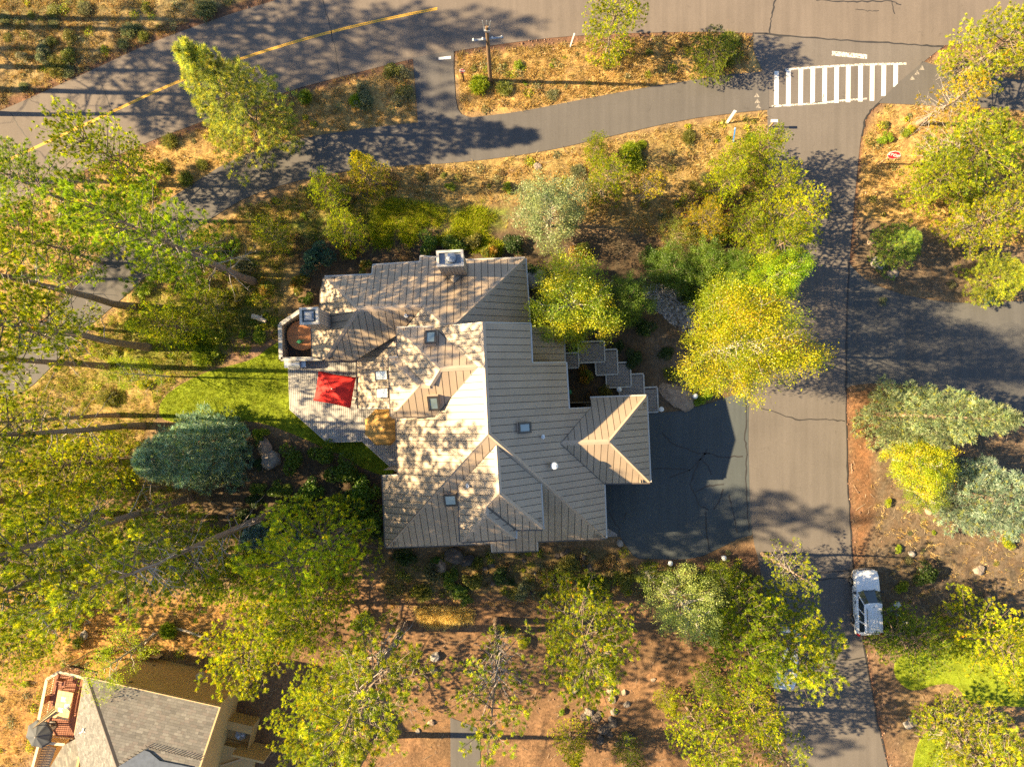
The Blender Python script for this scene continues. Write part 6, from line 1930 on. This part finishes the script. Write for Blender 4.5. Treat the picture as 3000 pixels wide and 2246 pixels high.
scatter([(1350,165),(1996,105),(2190,120),(2180,200),(1525,315),(1370,325)],17,['sage','olive','lime'],'brush clump','brush around the utility pole',(.25,.7),5)
scatter([(566,690),(974,515),(1783,410),(2240,330),(2240,640),(1900,640),(1500,560),(1100,590),(800,760),(560,860)],30,['olive','sage','rust','lime'],'brush clump','brush between bike path and house',(.3,.8),6)
scatter([(420,860),(760,800),(830,980),(600,1080),(480,1120),(330,1180),(250,1110)],16,['olive','lime','gold'],'bush','brush left of the lawn',(.4,.9),7)
scatter([(-80,1750),(240,1720),(700,1770),(600,1920),(420,1930),(60,2240),(-80,2300)],15,['olive','lime','gold'],'brush clump','brush above the neighbouring house',(.3,.8),8)
scatter([(0,1230),(420,1290),(640,1500),(620,1700),(0,1720)],14,['olive','lime','gold'],'undergrowth bush','undergrowth of the lower left grove',(.5,1.1),9,.2)
scatter([(2530,400),(2600,310),(2690,320),(3100,340),(3100,720),(2900,700),(2520,620)],16,['olive','lime','gold'],'brush clump','brush around the right hand stop sign',(.35,.85),10,.3)
scatter([(1180,1640),(1850,1600),(1880,1740),(1180,1750)],20,['olive','dark','sage','green'],'low bush','brush south of the house',(.45,1.0),11,.2)
scatter([(1870,1650),(2230,1600),(2230,1740),(1870,1740)],7,['green','olive'],'low bush','brush south of the driveway',(.35,.7),12,.2)
scatter([(1850,680),(2230,690),(2230,1120),(2060,1160),(1990,980),(1860,900)],12,['dark','green','olive'],'low bush','bushes of the eastern garden',(.5,1.0),13,0)
scatter([(700,1260),(860,1310),(1100,1420),(1110,1600),(700,1640)],24,['dark','green','dark'],'low bush','bushes of the dark bed',(.7,1.3),14,0)
scatter([(2560,1400),(3100,1450),(3100,1800),(2640,1850)],8,['sage','olive'],'dry tuft','tufts on the grey dirt',(.15,.35),15,.5)
scatter([(650,2000),(1300,1780),(2230,1760),(2300,2246),(1500,2300)],9,['olive','sage'],'dry tuft','tufts on the brown dirt',(.15,.4),16,.5)
under([([(-80,-80),(760,-80),(760,20),(285,170),(0,300),(-80,340)],.18),([(-80,640),(399,450),(996,240),(1200,190),(1215,350),(829,400),(530,545),(254,780),(-80,1050)],.12),([(1350,165),(1996,105),(2190,120),(2180,200),(1525,315),(1370,325)],.10),
 ([(566,690),(974,515),(1783,410),(2240,330),(2240,640),(1900,640),(1500,560),(1100,590),(800,760),(560,860)],.22),([(2530,400),(2600,310),(2690,320),(3080,340),(3080,720),(2900,700),(2520,620)],.12),([(-80,1750),(240,1720),(700,1770),(600,1920),(420,1930),(60,2240),(-80,2300)],.10),([(1130,1630),(1850,1600),(2230,1620),(2230,1740),(1130,1750)],.30)],520,['olive','sage','gold','rust'],61,'low mixed dry brush over the verges and slopes')
under([([(250,1110),(420,860),(760,800),(830,980),(600,1080),(480,1120),(330,1180)],.5),([(0,1230),(420,1290),(640,1500),(620,1700),(0,1720)],.5)],240,['lime','olive','gold'],62,'low yellow green growth under the western pines')

# ------------------------------------------------------------------ rocks and logs
rock(1981,1158,1.05,'long sandstone boulder beside the brick walk',v=2,ax=1.5,h=.8)
rock(2567,772,.62,'round grey boulder left of the feathery green conifer',v=3)
rock(2617,799,.5,'flat grey boulder below the feathery green conifer',v=1,h=.6)
rock(2554,710,.38,'small tan boulder above the round grey boulder',v=2)
rock(1568,822,.95,'large shaded grey boulder by the north east roof corner',v=3)
rock(775,1305,.75,'rough brown boulder at the right end of the blue spruce',v=2)
rock(790,1350,.95,'big shaded boulder below the rough brown one',v=1)
rock(247,1858,.42,'flat pale rock in the orange grass above the neighbouring house',v=3,h=.5)
rock(1574,489,.35,'pinkish rock at the bike path edge',v=0)
rock(2893,1762,.5,'tan pointed rock on the grey dirt right of the big dark bush',v=2)
rock(2720,1497,.32,'tan rock between the round yellow bush and pale spruce',v=2)
rock(2867,1670,.5,'tan rock half sunk left of the yellow edge bush',v=0)
rock(2670,1620,.3,'pale rock beside the tiny yellow green bush',v=3)
rock(1817,1590,.33,'pale rock at the brick corner of the garage',v=3)
rock(1330,1630,.75,'big grey rock under the south eave',v=4)
rock(1370,1640,.62,'second grey rock under the south eave',v=5)
rock(1290,1655,.6,'brown rock left of the big grey one under the south eave',v=2)
rock(2670,2105,.55,'grey boulder at the foot of the lower right pine',v=1)
rock(2655,2120,.4,'smaller grey boulder beside the lower right pine',v=3)
rr=np.random.default_rng(5)
for i,(x,y,r) in enumerate(((1714,2100,.38),(1728,2085,.45),(1742,2100,.42),(1752,2092,.3),(1768,2130,.5),(1795,2110,.5),(1800,2085,.35),(1760,2160,.42),(1785,2148,.3),(1755,2170,.33),(1840,2155,.38),(1850,2150,.3),(1810,2176,.28))):
    rock(x,y,r,'dark lava rock in the pile on the brown dirt','lava rock pile')
for x,y,r,l in ((1788,2018,.36,'lone dark rock at the lower edge of the broad yellow green pine'),(1828,2025,.28,'small round rock right of the lone dark rock'),(1837,2060,.33,'rock on the open dirt above the lava pile'),(1914,1990,.22,'small rock furthest right on the open dirt'),(1792,2045,.4,'rock between the lava pile and the broad pine'),(1685,2020,.4,'dark rock under the left edge of the broad pine'),(1275,1920,.45,'grey rock right of the great pine trunk shadow'),(1270,1960,.35,'small rock right of the great pine'),(1225,2140,.25,'small rock left of the lower driveway strip'),(1262,2115,.3,'small tan rock above the lower driveway strip')):
    rock(x,y,r,l)
for i in range(30):
    x=rr.uniform(1330,1800);y=rr.uniform(1615,1740)
    rock(x,y,rr.uniform(.12,.3),'rock in the rubble slope south of the house','rubble rocks south of the house')
M['log']=mat_plain('bleached_wood',(.55,.46,.36),.85,.15,6)
def log(a,b,r,label):
    p=G(*a);q=G(*b);o=empty('fallen_log',(p+q)/2+Vector((0,0,r)));tag(o,label,'log')
    d=(q-p)/2; mb=MB(); mb.tube([-d,-d*.3+Vector((.03,.05,.02)),d*.4+Vector((-.03,.02,0)),d],[r,r*.95,r*.85,r*.7],9); mb.build('stem',M['log'],o)
    mb=MB(); mb.tube([d*.2,d*.2+Vector((.15,.3,.12))],[r*.4,r*.2],6); mb.build('branch_stub',M['log'],o)
log((512,1836),(627,1874),.10,'pale fallen log in the golden grass above the neighbouring house')
log((455,1851),(426,1885),.09,'short pale fallen stick left of the longer log')
log((742,927),(782,942),.2,'thick cut log beside the terrace mulch')
log((2548,1880),(2577,1897),.06,'pale stick on the verge below the white car')

# ------------------------------------------------------------------ grass and gravel: stuff nobody could count
def blades(name,poly_list,n,pal,w,length,width,seed,per=9,spread=.55,mask_surf=True,margin=5,clump=.10,noise_cut=None,kind='stuff'):
    r=np.random.default_rng(seed); PTS=[]
    for poly,share in poly_list:
        xs_=[p[0] for p in poly]; ys_=[p[1] for p in poly]
        k=int(n*share); X=r.uniform(max(-120,min(xs_)),min(3120,max(xs_)),k*3); Y=r.uniform(max(-100,min(ys_)),min(2340,max(ys_)),k*3)
        ok=inside(poly,X,Y)
        if mask_surf:
            for P in SURF: ok&=~inside(P,X,Y)&(dist_poly(P,X,Y)>margin)
            ok&=~inside(P_HOUSE,X,Y)
        if noise_cut is not None: ok&=fnoise(X,Y,40,seed+5)>noise_cut
        idx=np.nonzero(ok)[0][:k]; PTS.append(np.stack([X[idx],Y[idx]],1))
    Q=np.concatenate(PTS); N=len(Q)
    P=np.stack([(Q[:,0]-PX)*S,-(Q[:,1]-PY)*S,np.zeros(N)],1)
    cols=pick(pal,w,N,r,.25)*(.7+.6*fnoise(Q[:,0],Q[:,1],50,seed+9))[:,None]
    base=P[:,None,:]+np.concatenate([r.normal(0,clump,(N,per,2)),np.zeros((N,per,1))],2)
    bend=r.normal(0,.25,(N,1,3)); bend[:,:,2]=0
    d=unit(np.array([0,0,1.])+bend+r.normal(0,spread,(N,per,3))*np.array([1,1,.2]))
    L=length*r.uniform(.5,1.2,(N,per,1)); sd=unit(np.cross(d,r.normal(0,1,(N,per,3))))*width*.5
    tip=base+d*L+np.array([0,0,-.12])*L
    V=np.stack([base-sd,base+sd,tip],2).reshape(-1,3); F=np.arange(len(V)).reshape(-1,3)
    C=np.repeat((cols[:,None,:]*r.uniform(.75,1.25,(N,per,1))).reshape(-1,3),3,0)
    o=mk(name,tri_mesh(name,V,F,C,M['grass'])); return o
GOLDP=[(.50,.345,.12),(.42,.28,.085),(.58,.43,.19),(.33,.26,.08)]
o=blades('dry_grass',[([(-200,-200),(780,-150),(534,85),(0,320),(-200,400)],.20),([(-200,620),(399,435),(996,232),(1208,178),(1220,355),(829,410),(530,555),(254,790),(-200,1080)],.17),([(1340,155),(1996,100),(2210,100),(2190,205),(1525,322),(1350,330)],.17),
   ([(566,680),(974,512),(1783,405),(2245,330),(2245,640),(1900,690),(1500,600),(1100,640),(800,800),(560,860)],.22),([(2530,400),(2590,310),(2690,315),(3100,330),(3100,730),(2510,630)],.12),([(-200,1720),(240,1700),(700,1760),(1100,1760),(620,1930),(420,1930),(60,2246),(-200,2400)],.12),([(1120,1660),(1850,1640),(2230,1700),(2230,1770),(1120,1780)],.05),([(2540,1400),(3100,1450),(3100,1800),(2640,1850)],.03)],
   17000,GOLDP,(3,3,2,2),.34,.035,201,10,.6,True,6,.09,.34)
tag(o,'golden dry grass covering the verges','grass',kind='stuff')
o=blades('dry_grass',[([(520,720),(720,600),(1000,560),(1130,620),(1130,720),(960,700),(830,760),(830,980),(500,1130),(420,1300),(0,1400),(0,1130),(250,1000)],.62),([(0,1250),(500,1300),(700,1700),(0,1740)],.38)],8500,[(.36,.33,.06),(.27,.31,.035),(.21,.28,.025),(.46,.36,.09)],(3,3,3,2),.34,.035,202,10,.6,True,6,.1,.3)
tag(o,'yellow green grass under the western pines and north west of the house','grass',kind='stuff')
o=blades('tall_grass',[([(1060,630),(1150,585),(1260,600),(1330,630),(1420,590),(1500,680),(1460,750),(1300,710),(1200,720),(1100,720)],1)],2100,[(.33,.40,.012),(.46,.48,.014),(.25,.34,.012),(.52,.42,.10)],(3,3,2,1.6),.62,.028,203,13,.6,True,0,.14,.44)
tag(o,'tall bright yellow green grass north of the house','grass',kind='stuff')
o=blades('tall_grass',[([(1217,1777),(1385,1780),(1380,1820),(1310,1835),(1240,1832)],1)],420,[(.74,.56,.18),(.80,.65,.26),(.64,.46,.12)],(3,3,2),.6,.028,204,16,.6,True,0,.1)
tag(o,'golden ornamental grass between the bottom pines','grass',kind='stuff')
for poly,n,s in ((P_LAWN,9000,205),(P_LAWNE,3500,206),(P_LAWNS,900,207)):
    o=blades('lawn_grass',[(poly,1)],n,[(.25,.31,.010),(.19,.26,.010),(.33,.35,.012)],(3,3,2),.09,.02,s,7,.7,False,0,.06); o.location.z=.03
    tag(o,'short bright lawn grass blades','grass',kind='stuff')
# gravel bed
r=np.random.default_rng(77); gp_=[(1880,840),(1935,830),(2000,860),(2050,930),(2040,985),(1985,965),(1930,915),(1890,880)]
X=r.uniform(1870,2055,5000);Y=r.uniform(825,990,5000);k=inside(gp_,X,Y);X=X[k];Y=Y[k];N=len(X)
oc_=np.array([(1,0,0),(-1,0,0),(0,1,0),(0,-1,0),(0,0,1),(0,0,-.4)],float); of=np.array([(0,2,4),(2,1,4),(1,3,4),(3,0,4),(2,0,5),(1,2,5),(3,1,5),(0,3,5)])
sz=r.gamma(2.2,.028,(N,1,1))+.02
V=(np.stack([(X-PX)*S,-(Y-PY)*S,np.full(N,.05)],1)[:,None,:]+oc_[None]*sz*r.uniform(.6,1.3,(N,6,1))).reshape(-1,3)
F=(of[None]+6*np.arange(N)[:,None,None]).reshape(-1,3)
C=np.repeat(np.array([.27,.255,.25])*r.uniform(.5,1.6,(N,1)),6,0)
o=mk('gravel',tri_mesh('gravel',V,F,C,M['rock'])); tag(o,'grey gravel bed east of the house','gravel',kind='stuff')
# cinders and small stones along the shoulders and on the dirt
r=np.random.default_rng(78); X=r.uniform(-60,3060,40000);Y=r.uniform(-60,2300,40000)
ds=np.minimum.reduce([dist_poly(c,X,Y,False) for c in (road_s,road_n,lane_e)]); ok=(ds<r.uniform(0,40,40000))|((r.random(40000)<.10)&(X>700)&(Y>1750))|((r.random(40000)<.16)&(X>2490)&(Y>1130))
for P in SURF: ok&=~inside(P,X,Y)
ok&=~inside(P_HOUSE,X,Y); X=X[ok];Y=Y[ok];N=len(X)
sz=r.gamma(2,.016,(N,1,1))+.015
V=(np.stack([(X-PX)*S,-(Y-PY)*S,np.full(N,.02)],1)[:,None,:]+oc_[None]*sz*r.uniform(.6,1.3,(N,6,1))).reshape(-1,3)
F=(of[None]+6*np.arange(N)[:,None,None]).reshape(-1,3)
C=np.repeat(np.array([.20,.12,.085])*r.uniform(.5,1.7,(N,1)),6,0)
o=mk('cinders',tri_mesh('cinders',V,F,C,M['rock'])); tag(o,'red cinder stones along the road shoulders and dirt','cinders',kind='stuff')

# fallen twigs and sticks on the dirt: stuff
r=np.random.default_rng(79); X=r.uniform(-40,3040,5200);Y=r.uniform(400,2300,5200)
ok=((X>650)&(X<2300)&(Y>1690))|((X<800)&(Y>700))|((X>2490)&(Y>1250))|((X>1450)&(X<2240)&(Y<760))
for P in SURF: ok&=~inside(P,X,Y)
ok&=~inside(P_HOUSE,X,Y); X=X[ok];Y=Y[ok];N=len(X)
a=r.uniform(0,6.28,N); L=r.gamma(2,.15,N)+.12; w=r.uniform(.007,.018,N)
C0=np.stack([(X-PX)*S,-(Y-PY)*S,r.uniform(.03,.10,N)],1); d=np.stack([np.cos(a),np.sin(a),r.normal(0,.08,N)],1)*L[:,None]*.5; sd=np.stack([-np.sin(a),np.cos(a),np.zeros(N)],1)*w[:,None]; u=np.array([0,0,1.])*w[:,None]*1.2
bend=sd*r.normal(0,4,(N,1))
V=np.stack([C0-d+sd,C0-d-sd,C0-d+u,C0+bend+sd,C0+bend-sd,C0+bend+u,C0+d+sd*.4,C0+d-sd*.4,C0+d+u*.4],1).reshape(-1,3)
tf=np.array([(0,2,5,3),(2,1,4,5),(1,0,3,4),(3,5,8,6),(5,4,7,8),(4,3,6,7)])
F=(tf[None]+9*np.arange(N)[:,None,None]).reshape(-1,4)
C=np.repeat(np.array([.27,.215,.165])*r.uniform(.5,1.4,(N,1)),9,0)
o=mk('fallen_twigs',tri_mesh('fallen_twigs',V,F,C,M['bark'])); tag(o,'pale fallen twigs and sticks littering the ground under the trees','twigs',kind='stuff')
